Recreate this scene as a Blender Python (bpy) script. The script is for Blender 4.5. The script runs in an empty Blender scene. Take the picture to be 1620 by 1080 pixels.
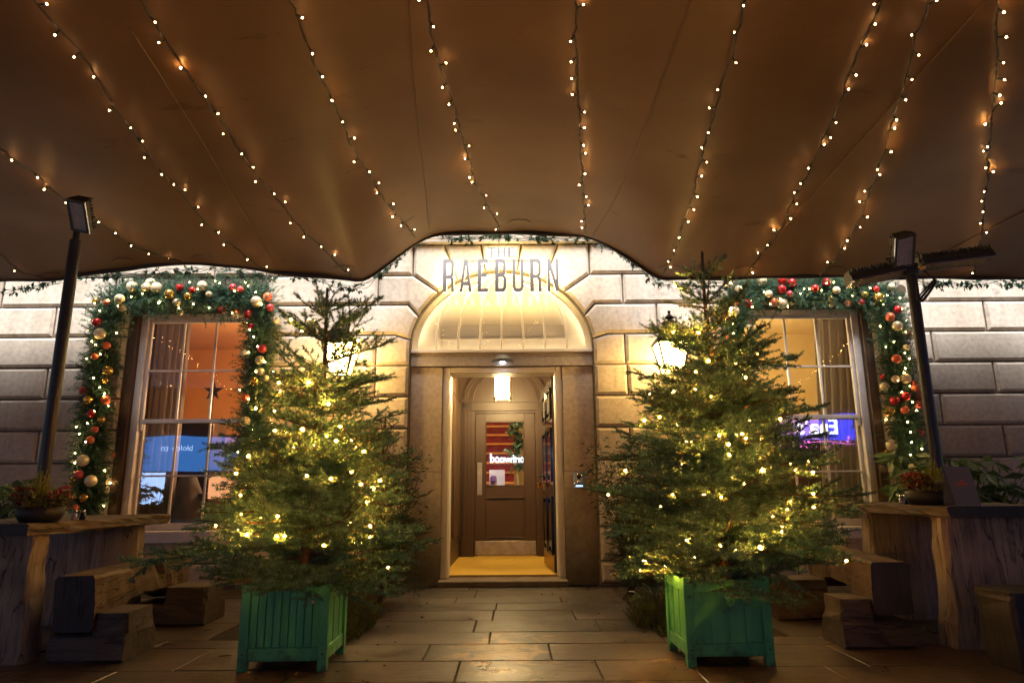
import bpy, math, random
import numpy as np
from mathutils import Vector, Matrix, noise as mnoise

random.seed(11)
NR = np.random.default_rng(5)
PI = math.pi
SC = bpy.context.scene
COL = SC.collection

# ------------------------------------------------------------------ camera
PITCH, ROLL, FPX, HC = math.radians(12.4), math.radians(0.4), 1080.0, 0.9
_R = Vector((1, 0, 0)); _U = Vector((0, -math.sin(PITCH), math.cos(PITCH))); _F = Vector((0, math.cos(PITCH), math.sin(PITCH)))
_R2 = _R * math.cos(ROLL) - _U * math.sin(ROLL)
_U2 = _U * math.cos(ROLL) + _R * math.sin(ROLL)
cam = bpy.data.cameras.new('camera')
camo = bpy.data.objects.new('camera', cam)
COL.objects.link(camo)
cam.sensor_width = 36; cam.lens = 24; cam.clip_start = .05; cam.clip_end = 500
camo.matrix_world = Matrix(((_R2.x, _U2.x, -_F.x, 0), (_R2.y, _U2.y, -_F.y, 0), (_R2.z, _U2.z, -_F.z, HC), (0, 0, 0, 1)))
SC.camera = camo

def ray(px, py):
    d = _F + _R2 * ((px - 810) / FPX) - _U2 * ((py - 540) / FPX)
    return d / d.y
def P(px, py, Y):            # survey point of the photograph on the vertical plane y = Y
    d = ray(px, py)
    return Vector((d.x * Y, Y, HC + d.z * Y))

# ------------------------------------------------------------------ materials
MATS = {}
def nodes_of(name):
    m = bpy.data.materials.new(name); m.use_nodes = True
    nt = m.node_tree
    return m, nt, nt.nodes['Principled BSDF']

def mat(name, c, c2=None, scale=6.0, rough=.6, metal=0.0, bump=0.0, bscale=None, stretch=(1, 1, 1), detail=6, spec=.5, emis=None, estr=0, rvar=0.0, coat=0):
    m, nt, b = nodes_of(name)
    L = nt.links.new
    b.inputs['Roughness'].default_value = rough
    b.inputs['Metallic'].default_value = metal
    b.inputs['Specular IOR Level'].default_value = spec
    b.inputs['Coat Weight'].default_value = coat
    b.inputs['Base Color'].default_value = (*c, 1)
    if emis:
        b.inputs['Emission Color'].default_value = (*emis, 1); b.inputs['Emission Strength'].default_value = estr
    if c2 or bump or rvar:
        tc = nt.nodes.new('ShaderNodeTexCoord'); mp = nt.nodes.new('ShaderNodeMapping')
        mp.inputs['Scale'].default_value = stretch
        L(tc.outputs['Object'], mp.inputs['Vector'])
        n = nt.nodes.new('ShaderNodeTexNoise'); n.inputs['Scale'].default_value = scale; n.inputs['Detail'].default_value = detail; n.inputs['Roughness'].default_value = .62
        L(mp.outputs['Vector'], n.inputs['Vector'])
        if c2:
            r = nt.nodes.new('ShaderNodeValToRGB')
            r.color_ramp.elements[0].position = .36; r.color_ramp.elements[1].position = .66
            r.color_ramp.elements[0].color = (*c2, 1); r.color_ramp.elements[1].color = (*c, 1)
            L(n.outputs['Fac'], r.inputs['Fac']); L(r.outputs['Color'], b.inputs['Base Color'])
        if rvar:
            mr = nt.nodes.new('ShaderNodeMapRange'); mr.inputs[1].default_value = .3; mr.inputs[2].default_value = .7
            mr.inputs[3].default_value = max(.02, rough - rvar); mr.inputs[4].default_value = min(1, rough + rvar)
            L(n.outputs['Fac'], mr.inputs[0]); L(mr.outputs[0], b.inputs['Roughness'])
        if bump:
            n2 = nt.nodes.new('ShaderNodeTexNoise'); n2.inputs['Scale'].default_value = bscale or scale * 4; n2.inputs['Detail'].default_value = 8
            L(mp.outputs['Vector'], n2.inputs['Vector'])
            bp = nt.nodes.new('ShaderNodeBump'); bp.inputs['Strength'].default_value = bump; bp.inputs['Distance'].default_value = .01
            L(n2.outputs['Fac'], bp.inputs['Height']); L(bp.outputs['Normal'], b.inputs['Normal'])
    MATS[name] = m
    return m

def emit(name, c, s):
    m = bpy.data.materials.new(name); m.use_nodes = True
    nt = m.node_tree; nt.nodes.clear()
    o = nt.nodes.new('ShaderNodeOutputMaterial'); e = nt.nodes.new('ShaderNodeEmission')
    e.inputs['Color'].default_value = (*c, 1); e.inputs['Strength'].default_value = s
    nt.links.new(e.outputs[0], o.inputs['Surface']); MATS[name] = m
    return m

def stone_mat(name, base, dark, grime_top=None, grime=(.03, .026, .022), shade=False):
    m, nt, b = nodes_of(name); L = nt.links.new; N = nt.nodes.new
    tc = N('ShaderNodeTexCoord'); geo = N('ShaderNodeNewGeometry')
    n1 = N('ShaderNodeTexNoise'); n1.inputs['Scale'].default_value = 1.6; n1.inputs['Detail'].default_value = 7
    n2 = N('ShaderNodeTexNoise'); n2.inputs['Scale'].default_value = 22; n2.inputs['Detail'].default_value = 8
    for n in (n1, n2): L(geo.outputs['Position'], n.inputs['Vector'])
    mp = N('ShaderNodeMapping'); mp.inputs['Scale'].default_value = (5, 5, .5); L(geo.outputs['Position'], mp.inputs['Vector'])
    n3 = N('ShaderNodeTexNoise'); n3.inputs['Scale'].default_value = 1.2; n3.inputs['Detail'].default_value = 6; L(mp.outputs[0], n3.inputs['Vector'])
    r = N('ShaderNodeValToRGB'); r.color_ramp.elements[0].position = .3; r.color_ramp.elements[1].position = .65
    r.color_ramp.elements[0].color = (*dark, 1); r.color_ramp.elements[1].color = (*base, 1)
    mix = N('ShaderNodeMath'); mix.operation = 'MULTIPLY_ADD'; mix.inputs[1].default_value = .55
    L(n1.outputs['Fac'], mix.inputs[0])
    m2 = N('ShaderNodeMath'); m2.operation = 'MULTIPLY'; m2.inputs[1].default_value = .45; L(n3.outputs['Fac'], m2.inputs[0]); L(m2.outputs[0], mix.inputs[2])
    L(mix.outputs[0], r.inputs['Fac'])
    # speckle
    sp = N('ShaderNodeMapRange'); sp.inputs[1].default_value = .3; sp.inputs[2].default_value = .6; sp.inputs[3].default_value = .8; sp.inputs[4].default_value = 1.04
    L(n2.outputs['Fac'], sp.inputs[0])
    mc = N('ShaderNodeMix'); mc.data_type = 'RGBA'; mc.blend_type = 'MULTIPLY'; mc.inputs[0].default_value = 1
    L(r.outputs['Color'], mc.inputs[6]); L(sp.outputs[0], mc.inputs[7])
    out = mc.outputs[2]
    if shade:
        at = N('ShaderNodeAttribute'); at.attribute_name = 'shade'
        vr = N('ShaderNodeMapRange'); vr.inputs[3].default_value = .80; vr.inputs[4].default_value = 1.08; L(at.outputs['Fac'], vr.inputs[0])
        # dark weather streaks and pits
        n5 = N('ShaderNodeTexNoise'); n5.inputs['Scale'].default_value = 3.2; n5.inputs['Detail'].default_value = 12; n5.inputs['Roughness'].default_value = .78; n5.inputs['Distortion'].default_value = .5; L(geo.outputs['Position'], n5.inputs['Vector'])
        pr = N('ShaderNodeMapRange'); pr.inputs[1].default_value = .60; pr.inputs[2].default_value = .74; pr.inputs[3].default_value = 1; pr.inputs[4].default_value = .45; L(n5.outputs['Fac'], pr.inputs[0])
        pm = N('ShaderNodeMath'); pm.operation = 'MULTIPLY'; L(vr.outputs[0], pm.inputs[0]); L(pr.outputs[0], pm.inputs[1])
        ms = N('ShaderNodeMix'); ms.data_type = 'RGBA'; ms.blend_type = 'MULTIPLY'; ms.inputs[0].default_value = 1; L(out, ms.inputs[6]); L(pm.outputs[0], ms.inputs[7]); out = ms.outputs[2]
    if grime_top:
        sx = N('ShaderNodeSeparateXYZ'); L(geo.outputs['Position'], sx.inputs[0])
        ad = N('ShaderNodeMath'); ad.operation = 'MULTIPLY_ADD'; ad.inputs[1].default_value = .9; L(n1.outputs['Fac'], ad.inputs[0]); L(sx.outputs['Z'], ad.inputs[2])
        gr = N('ShaderNodeMapRange'); gr.inputs[1].default_value = .35; gr.inputs[2].default_value = grime_top + .45; gr.inputs[3].default_value = 1; gr.inputs[4].default_value = 0
        L(ad.outputs[0], gr.inputs[0])
        mg = N('ShaderNodeMix'); mg.data_type = 'RGBA'; mg.inputs[7].default_value = (*grime, 1)
        L(gr.outputs[0], mg.inputs[0]); L(out, mg.inputs[6]); out = mg.outputs[2]
    L(out, b.inputs['Base Color']); b.inputs['Roughness'].default_value = .8
    b.inputs['Specular IOR Level'].default_value = .25
    bp = N('ShaderNodeBump'); bp.inputs['Strength'].default_value = .35; bp.inputs['Distance'].default_value = .006
    L(n2.outputs['Fac'], bp.inputs['Height']); L(bp.outputs['Normal'], b.inputs['Normal'])
    MATS[name] = m
    return m

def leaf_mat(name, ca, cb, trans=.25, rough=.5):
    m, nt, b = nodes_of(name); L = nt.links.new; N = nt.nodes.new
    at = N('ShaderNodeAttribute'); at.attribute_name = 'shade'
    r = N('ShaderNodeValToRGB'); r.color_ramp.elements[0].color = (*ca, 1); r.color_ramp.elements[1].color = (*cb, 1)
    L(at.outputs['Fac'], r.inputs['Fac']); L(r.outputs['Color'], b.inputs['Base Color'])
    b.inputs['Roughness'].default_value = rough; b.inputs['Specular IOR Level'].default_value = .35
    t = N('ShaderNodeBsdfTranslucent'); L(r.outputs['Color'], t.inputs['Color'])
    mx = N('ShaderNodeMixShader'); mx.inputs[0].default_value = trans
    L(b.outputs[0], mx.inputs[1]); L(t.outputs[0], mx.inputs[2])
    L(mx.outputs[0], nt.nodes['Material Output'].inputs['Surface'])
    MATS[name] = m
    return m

def glass_mat(name, ior=1.9, tint=(1, 1, 1)):
    m = bpy.data.materials.new(name); m.use_nodes = True
    nt = m.node_tree; nt.nodes.clear(); N = nt.nodes.new; L = nt.links.new
    o = N('ShaderNodeOutputMaterial'); t = N('ShaderNodeBsdfTransparent'); g = N('ShaderNodeBsdfGlossy'); f = N('ShaderNodeFresnel'); mx = N('ShaderNodeMixShader')
    t.inputs['Color'].default_value = (*tint, 1); g.inputs['Roughness'].default_value = .0
    g.inputs['Color'].default_value = (1, 1, 1, 1)
    f.inputs['IOR'].default_value = ior
    tc = N('ShaderNodeTexCoord'); n = N('ShaderNodeTexNoise'); n.inputs['Scale'].default_value = 1.7; n.inputs['Detail'].default_value = 1
    bp = N('ShaderNodeBump'); bp.inputs['Strength'].default_value = .05; bp.inputs['Distance'].default_value = .02
    L(tc.outputs['Object'], n.inputs['Vector']); L(n.outputs['Fac'], bp.inputs['Height']); L(bp.outputs['Normal'], g.inputs['Normal'])
    L(f.outputs[0], mx.inputs[0]); L(t.outputs[0], mx.inputs[1]); L(g.outputs[0], mx.inputs[2]); L(mx.outputs[0], o.inputs['Surface'])
    MATS[name] = m
    return m

def wood_mat(name, ca, cb, axis='Y', rough=.7, scale=1.0, bump=.6):
    m, nt, b = nodes_of(name); L = nt.links.new; N = nt.nodes.new
    tc = N('ShaderNodeTexCoord'); mp = N('ShaderNodeMapping')
    s = {'X': (1.2, 16, 16), 'Y': (16, 1.2, 16), 'Z': (16, 16, 1.2)}[axis]
    mp.inputs['Scale'].default_value = [q * scale for q in s]
    L(tc.outputs['Object'], mp.inputs['Vector'])
    n = N('ShaderNodeTexNoise'); n.inputs['Scale'].default_value = 1.5; n.inputs['Detail'].default_value = 9; n.inputs['Roughness'].default_value = .65; n.inputs['Distortion'].default_value = 1.2
    L(mp.outputs[0], n.inputs['Vector'])
    n2 = N('ShaderNodeTexNoise'); n2.inputs['Scale'].default_value = 3; n2.inputs['Detail'].default_value = 4; L(tc.outputs['Object'], n2.inputs['Vector'])
    ad = N('ShaderNodeMath'); ad.operation = 'MULTIPLY_ADD'; ad.inputs[1].default_value = .45; L(n2.outputs['Fac'], ad.inputs[0])
    ml = N('ShaderNodeMath'); ml.operation = 'MULTIPLY'; ml.inputs[1].default_value = .6; L(n.outputs['Fac'], ml.inputs[0]); L(ml.outputs[0], ad.inputs[2])
    r = N('ShaderNodeValToRGB'); r.color_ramp.elements[0].position = .36; r.color_ramp.elements[1].position = .66
    r.color_ramp.elements[0].color = (*ca, 1); r.color_ramp.elements[1].color = (*cb, 1)
    L(ad.outputs[0], r.inputs['Fac'])
    # drying cracks along the grain
    mp2 = N('ShaderNodeMapping'); mp2.inputs['Scale'].default_value = [{16: 5.5, 1.2: .55}[q] * scale for q in s]; L(tc.outputs['Object'], mp2.inputs['Vector'])
    nc = N('ShaderNodeTexNoise'); nc.inputs['Scale'].default_value = 1.3; nc.inputs['Detail'].default_value = 5; nc.inputs['Distortion'].default_value = .6; L(mp2.outputs[0], nc.inputs['Vector'])
    s1 = N('ShaderNodeMath'); s1.operation = 'SUBTRACT'; s1.inputs[1].default_value = .53; L(nc.outputs['Fac'], s1.inputs[0])
    ab = N('ShaderNodeMath'); ab.operation = 'ABSOLUTE'; L(s1.outputs[0], ab.inputs[0])
    cr = N('ShaderNodeMapRange'); cr.inputs[1].default_value = .002; cr.inputs[2].default_value = .011; cr.inputs[3].default_value = .25; cr.inputs[4].default_value = 1; L(ab.outputs[0], cr.inputs[0])
    mcx = N('ShaderNodeMix'); mcx.data_type = 'RGBA'; mcx.blend_type = 'MULTIPLY'; mcx.inputs[0].default_value = 1; L(r.outputs['Color'], mcx.inputs[6]); L(cr.outputs[0], mcx.inputs[7])
    L(mcx.outputs[2], b.inputs['Base Color'])
    b.inputs['Roughness'].default_value = rough
    hm = N('ShaderNodeMath'); hm.operation = 'MULTIPLY'; L(n.outputs['Fac'], hm.inputs[0]); L(cr.outputs[0], hm.inputs[1])
    bp = N('ShaderNodeBump'); bp.inputs['Strength'].default_value = bump; bp.inputs['Distance'].default_value = .012
    L(hm.outputs[0], bp.inputs['Height']); L(bp.outputs['Normal'], b.inputs['Normal'])
    MATS[name] = m
    return m

stone_mat('stone', (.60, .535, .45), (.42, .355, .285), shade=True)
stone_mat('stone_joint', (.21, .175, .135), (.09, .075, .06))
stone_mat('stone_pilaster', (.60, .51, .39), (.38, .31, .23), grime_top=.95)
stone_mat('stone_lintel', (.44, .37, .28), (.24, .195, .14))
mat('cream_paint', (.70, .63, .52), (.6, .53, .43), 3, .5)
stone_mat('stone_step', (.2, .16, .125), (.1, .08, .062))
mat('cream_panel', (.80, .74, .62), (.75, .68, .56), 2, .55)
mat('white_paint', (.74, .71, .70), (.6, .57, .55), 5, .45, bump=.06)
mat('window_reveal', (.085, .048, .028), (.05, .03, .02), 3, .6, bump=.2)
mat('brown_paint', (.066, .035, .02), (.054, .028, .016), 2, .42)
mat('brown_wall', (.115, .068, .037), (.09, .052, .028), 2, .5)
mat('black_gloss', (.006, .006, .007), rough=.12, coat=.4)
mat('black_metal', (.012, .012, .013), (.02, .02, .02), 12, .38, metal=.3)
mat('black_plastic', (.012, .011, .011), rough=.6)
mat('brass', (.7, .45, .16), (.5, .3, .1), 20, .25, metal=1)
mat('chrome', (.7, .7, .7), (.5, .5, .5), 20, .2, metal=1)
mat('steel_plate', (.62, .56, .5), (.45, .4, .36), 14, .32, metal=.9)
mat('reflector', (.62, .62, .6), (.4, .4, .4), 30, .4, metal=.35)
mat('grey_letter', (.27, .265, .285), rough=.5, metal=.1)
mat('hood_grey', (.10, .10, .11), rough=.35, metal=.4)
mat('carpet', (.74, .47, .07), (.62, .38, .05), 40, .9, bump=.5, bscale=160)
mat('green_paint', (.028, .27, .13), (.02, .21, .10), 4, .42, bump=.25, bscale=7, stretch=(8, 8, 1), rvar=.1)
def green_material():
    m, nt, b = nodes_of('green_paint'); L = nt.links.new; N = nt.nodes.new
    tc = N('ShaderNodeTexCoord'); sx = N('ShaderNodeSeparateXYZ'); L(tc.outputs['Object'], sx.inputs[0])
    mp = N('ShaderNodeMapping'); mp.inputs['Scale'].default_value = (9, 9, 1.5); L(tc.outputs['Object'], mp.inputs['Vector'])
    n = N('ShaderNodeTexNoise'); n.inputs['Scale'].default_value = 3; n.inputs['Detail'].default_value = 8; L(mp.outputs[0], n.inputs['Vector'])
    n2 = N('ShaderNodeTexNoise'); n2.inputs['Scale'].default_value = 17; n2.inputs['Detail'].default_value = 10; n2.inputs['Roughness'].default_value = .75; L(tc.outputs['Object'], n2.inputs['Vector'])
    r = N('ShaderNodeValToRGB'); r.color_ramp.elements[0].position = .3; r.color_ramp.elements[1].position = .7
    r.color_ramp.elements[0].color = (.06, .33, .125, 1); r.color_ramp.elements[1].color = (.085, .44, .175, 1); L(n.outputs['Fac'], r.inputs['Fac'])
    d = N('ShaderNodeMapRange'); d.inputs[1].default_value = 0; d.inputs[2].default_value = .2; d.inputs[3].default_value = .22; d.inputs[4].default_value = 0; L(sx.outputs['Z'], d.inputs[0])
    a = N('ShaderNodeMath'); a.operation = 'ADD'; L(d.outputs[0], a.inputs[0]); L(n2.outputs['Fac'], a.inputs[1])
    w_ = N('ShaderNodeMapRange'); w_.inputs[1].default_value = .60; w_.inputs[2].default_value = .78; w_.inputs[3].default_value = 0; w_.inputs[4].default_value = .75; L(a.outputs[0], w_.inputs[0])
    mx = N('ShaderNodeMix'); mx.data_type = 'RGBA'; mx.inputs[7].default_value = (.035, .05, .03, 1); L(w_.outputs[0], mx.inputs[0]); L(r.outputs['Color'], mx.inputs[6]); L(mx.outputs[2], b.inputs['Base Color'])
    rr = N('ShaderNodeMapRange'); rr.inputs[3].default_value = .32; rr.inputs[4].default_value = .65; L(n2.outputs['Fac'], rr.inputs[0]); L(rr.outputs[0], b.inputs['Roughness'])
    bp = N('ShaderNodeBump'); bp.inputs['Strength'].default_value = .3; bp.inputs['Distance'].default_value = .004; L(n.outputs['Fac'], bp.inputs['Height']); L(bp.outputs['Normal'], b.inputs['Normal'])
    MATS['green_paint'] = m
mat('soil', (.03, .02, .013), (.012, .008, .006), 20, .95, bump=1, bscale=50)
mat('bark', (.09, .06, .04), (.05, .032, .02), 30, .85, bump=.6)
leaf_mat('curtain', (.42, .39, .37), (.5, .46, .44), .45, .9)
mat('dark_fabric', (.13, .12, .115), (.1, .09, .085), 5, .9)
mat('menu_card', (.17, .17, .185), (.15, .15, .165), 8, .7)
mat('orange_ink', (.75, .16, .05), rough=.6)
mat('red_berry', (.35, .015, .02), rough=.3)
mat('cone', (.12, .06, .035), (.06, .03, .02), 60, .7, bump=.5)
mat('shaker_glass', (.5, .5, .48), rough=.12, metal=.6)
mat('cable', (.012, .012, .01), rough=.5)
mat('wire', (.03, .035, .03), rough=.6)
mat('room_orange', (.78, .42, .19), (.72, .36, .15), 1.5, .8)
mat('room_yellow', (.82, .64, .34), (.75, .58, .3), 1.5, .8)
mat('dark_wood', (.03, .018, .012), (.05, .03, .02), 5, .35)
mat('copper', (.6, .25, .1), rough=.3, metal=1)
mat('tread_carpet', (.32, .04, .06), (.2, .03, .04), 8, .9)
mat('tread_edge', (.85, .42, .12), (.75, .34, .09), 8, .5)
mat('street_wall', (.10, .09, .085), (.06, .055, .05), 2, .8)
mat('asphalt', (.05, .05, .05), (.035, .035, .036), 12, .75, bump=.3, bscale=120)
mat('poster_paper', (.7, .7, .78), (.55, .5, .7), 5, .5)
mat('purple_ink', (.2, .08, .25), rough=.6)
glass_mat('window_glass', 2.05)
glass_mat('fan_glass', 1.5)
emit('bulb_string', (1, .53, .17), 120); emit('bulb_string_bright', (1, .46, .10), 380); emit('bulb_string_dim', (1, .52, .18), 70)
emit('bulb_tree', (1, .36, .04), 900); emit('bulb_tree_bright', (1, .37, .045), 3600)
emit('bulb_garland', (1, .58, .18), 130)
emit('lantern_glow', (1, .61, .18), 62)
emit('porch_glow', (1, .70, .30), 240)
emit('sign_glow', (1, .70, .27), 30)
emit('panel_fill_glow', (1, .78, .46), 22)  # glow of the fill strips added inside the fanlight
emit('spot_glow', (.8, .85, 1), 25)
emit('sign_blue', (.06, .28, .85), 4)
emit('sign_blue_deep', (.02, .05, 1), 8)
emit('sign_white', (.85, .9, 1), 14)
emit('sign_dim', (.4, .6, 1), 9)
emit('sign_pink', (1, .2, .9), 9)
emit('sign_warm', (1, .45, .2), 7)
emit('intercom_blue', (.3, .55, 1), 3)
leaf_mat('needles', (.010, .042, .032), (.155, .34, .275), .2)
leaf_mat('needles_dark', (.008, .026, .016), (.04, .09, .055), .25)
leaf_mat('needles_garland', (.018, .06, .036), (.13, .26, .165), .2)
leaf_mat('laurel', (.018, .04, .012), (.075, .12, .035), .2, .4)
leaf_mat('fatsia', (.04, .09, .03), (.15, .25, .10), .2, .3)
leaf_mat('heather', (.16, .17, .02), (.40, .38, .05), .3)
leaf_mat('ground_green', (.04, .06, .012), (.16, .17, .04), .3)
leaf_mat('litter', (.05, .03, .012), (.16, .09, .035), .1)
leaf_mat('ivy', (.01, .045, .025), (.05, .12, .07), .2, .4)
leaf_mat('variegated', (.05, .06, .02), (.3, .27, .13), .2)
leaf_mat('red_leaf', (.12, .015, .015), (.3, .05, .03), .2)
wood_mat('oak_y', (.035, .024, .016), (.135, .092, .062), 'Y')
wood_mat('oak_z', (.06, .048, .038), (.34, .285, .225), 'Z')
wood_mat('oak_char', (.018, .015, .013), (.10, .08, .066), 'X', rough=.65)
wood_mat('end_char', (.012, .012, .014), (.035, .034, .038), 'Z', rough=.65, scale=.5)
for nm, c, r_, mt in (('bauble_cream', (.8, .68, .45), .28, .25), ('bauble_gold', (.85, .52, .12), .22, .8), ('bauble_red', (.55, .03, .03), .2, .35), ('bauble_orange', (.75, .17, .07), .35, .25), ('bauble_rose', (.62, .08, .09), .3, .3)):
    mat(nm, c, rough=r_, metal=mt)

green_material()
def canopy_material():
    m, nt, b = nodes_of('canopy_fabric'); L = nt.links.new; N = nt.nodes.new
    geo = N('ShaderNodeNewGeometry')
    n = N('ShaderNodeTexNoise'); n.inputs['Scale'].default_value = .9; n.inputs['Detail'].default_value = 4; L(geo.outputs['Position'], n.inputs['Vector'])
    r = N('ShaderNodeValToRGB'); r.color_ramp.elements[0].color = (.112, .070, .048, 1); r.color_ramp.elements[1].color = (.175, .110, .076, 1)
    r.color_ramp.elements[0].position = .3; r.color_ramp.elements[1].position = .7
    L(n.outputs['Fac'], r.inputs['Fac'])
    # dark scuff marks
    mp = N('ShaderNodeMapping'); mp.inputs['Scale'].default_value = (1.5, 4.5, 1.5); mp.inputs['Rotation'].default_value = (0, 0, .5); L(geo.outputs['Position'], mp.inputs['Vector'])
    n3 = N('ShaderNodeTexNoise'); n3.inputs['Scale'].default_value = 1.3; n3.inputs['Detail'].default_value = 10; n3.inputs['Roughness'].default_value = .7; L(mp.outputs[0], n3.inputs['Vector'])
    mr = N('ShaderNodeMapRange'); mr.inputs[1].default_value = .62; mr.inputs[2].default_value = .72; mr.inputs[3].default_value = 1; mr.inputs[4].default_value = .45; L(n3.outputs['Fac'], mr.inputs[0])
    mc = N('ShaderNodeMix'); mc.data_type = 'RGBA'; mc.blend_type = 'MULTIPLY'; mc.inputs[0].default_value = 1
    L(r.outputs['Color'], mc.inputs[6]); L(mr.outputs[0], mc.inputs[7]); L(mc.outputs[2], b.inputs['Base Color'])
    b.inputs['Roughness'].default_value = .5; b.inputs['Specular IOR Level'].default_value = .26
    n2 = N('ShaderNodeTexNoise'); n2.inputs['Scale'].default_value = 1.6; n2.inputs['Detail'].default_value = 1.5; L(geo.outputs['Position'], n2.inputs['Vector'])
    bp = N('ShaderNodeBump'); bp.inputs['Strength'].default_value = .22; bp.inputs['Distance'].default_value = .05
    L(n2.outputs['Fac'], bp.inputs['Height']); L(bp.outputs['Normal'], b.inputs['Normal'])
    MATS['canopy_fabric'] = m
canopy_material()

def paving_material():
    m, nt, b = nodes_of('paving'); L = nt.links.new; N = nt.nodes.new
    geo = N('ShaderNodeNewGeometry'); at = N('ShaderNodeAttribute'); at.attribute_name = 'shade'
    n = N('ShaderNodeTexNoise'); n.inputs['Scale'].default_value = 2.2; n.inputs['Detail'].default_value = 9; n.inputs['Roughness'].default_value = .65; L(geo.outputs['Position'], n.inputs['Vector'])
    mp = N('ShaderNodeMapping'); mp.inputs['Scale'].default_value = (3, 12, 3); L(geo.outputs['Position'], mp.inputs['Vector'])
    n2 = N('ShaderNodeTexNoise'); n2.inputs['Scale'].default_value = 2; n2.inputs['Detail'].default_value = 8; n2.inputs['Distortion'].default_value = .8; L(mp.outputs[0], n2.inputs['Vector'])
    r = N('ShaderNodeValToRGB'); r.color_ramp.elements[0].color = (.03, .023, .019, 1); r.color_ramp.elements[1].color = (.088, .068, .054, 1)
    r.color_ramp.elements[0].position = .3; r.color_ramp.elements[1].position = .72
    ad = N('ShaderNodeMath'); ad.operation = 'MULTIPLY_ADD'; ad.inputs[1].default_value = .5; L(n.outputs['Fac'], ad.inputs[0])
    ml = N('ShaderNodeMath'); ml.operation = 'MULTIPLY'; ml.inputs[1].default_value = .3; L(n2.outputs['Fac'], ml.inputs[0])
    a2 = N('ShaderNodeMath'); a2.operation = 'MULTIPLY_ADD'; a2.inputs[1].default_value = .22; L(at.outputs['Fac'], a2.inputs[0]); L(ml.outputs[0], a2.inputs[2])
    L(a2.outputs[0], ad.inputs[2]); L(ad.outputs[0], r.inputs['Fac'])
    # pale golden patch mixed into the colour on the middle of the walkway
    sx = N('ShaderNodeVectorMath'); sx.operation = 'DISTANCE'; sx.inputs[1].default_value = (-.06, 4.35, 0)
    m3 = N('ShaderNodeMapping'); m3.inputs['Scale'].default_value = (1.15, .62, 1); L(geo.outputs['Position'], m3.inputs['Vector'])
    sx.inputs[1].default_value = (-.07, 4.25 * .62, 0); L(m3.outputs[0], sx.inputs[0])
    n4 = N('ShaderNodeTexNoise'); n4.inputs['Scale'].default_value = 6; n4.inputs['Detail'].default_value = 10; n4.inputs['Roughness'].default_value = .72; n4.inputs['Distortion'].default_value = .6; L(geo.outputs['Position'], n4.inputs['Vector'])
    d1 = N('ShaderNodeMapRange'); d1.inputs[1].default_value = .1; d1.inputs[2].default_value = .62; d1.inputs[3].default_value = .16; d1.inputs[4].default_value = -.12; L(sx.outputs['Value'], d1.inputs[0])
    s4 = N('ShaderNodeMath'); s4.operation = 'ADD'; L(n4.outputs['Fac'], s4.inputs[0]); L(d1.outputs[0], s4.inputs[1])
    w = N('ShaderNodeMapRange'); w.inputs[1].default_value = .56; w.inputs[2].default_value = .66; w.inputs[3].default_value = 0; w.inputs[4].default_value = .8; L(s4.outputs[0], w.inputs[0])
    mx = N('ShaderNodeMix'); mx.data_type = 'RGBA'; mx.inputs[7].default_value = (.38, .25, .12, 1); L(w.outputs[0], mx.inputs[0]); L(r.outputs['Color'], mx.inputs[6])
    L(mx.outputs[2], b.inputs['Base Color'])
    rr = N('ShaderNodeMapRange'); rr.inputs[1].default_value = .3; rr.inputs[2].default_value = .7; rr.inputs[3].default_value = .24; rr.inputs[4].default_value = .55; L(n.outputs['Fac'], rr.inputs[0]); L(rr.outputs[0], b.inputs['Roughness'])
    bp = N('ShaderNodeBump'); bp.inputs['Strength'].default_value = .45; bp.inputs['Distance'].default_value = .008; L(n2.outputs['Fac'], bp.inputs['Height']); L(bp.outputs['Normal'], b.inputs['Normal'])
    MATS['paving'] = m
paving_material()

# ------------------------------------------------------------------ mesh helpers
ORG = {}
def tag(o, label=None, cat=None, group=None, kind=None):
    if label: o['label'] = label
    if cat: o['category'] = cat
    if group: o['group'] = group
    if kind: o['kind'] = kind
    return o

def thing(name, loc, label, cat, group=None):
    o = bpy.data.objects.new(name, None); COL.objects.link(o)
    o.location = loc; o.empty_display_size = .1
    ORG[o.name] = Vector(loc)
    return tag(o, label, cat, group)

def link(name, me, parent, origin):
    o = bpy.data.objects.new(name, me); COL.objects.link(o)
    if parent is not None:
        o.parent = parent; o.location = Vector(origin) - ORG[parent.name]
    else:
        o.location = origin
    ORG[o.name] = Vector(origin)
    return o

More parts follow.
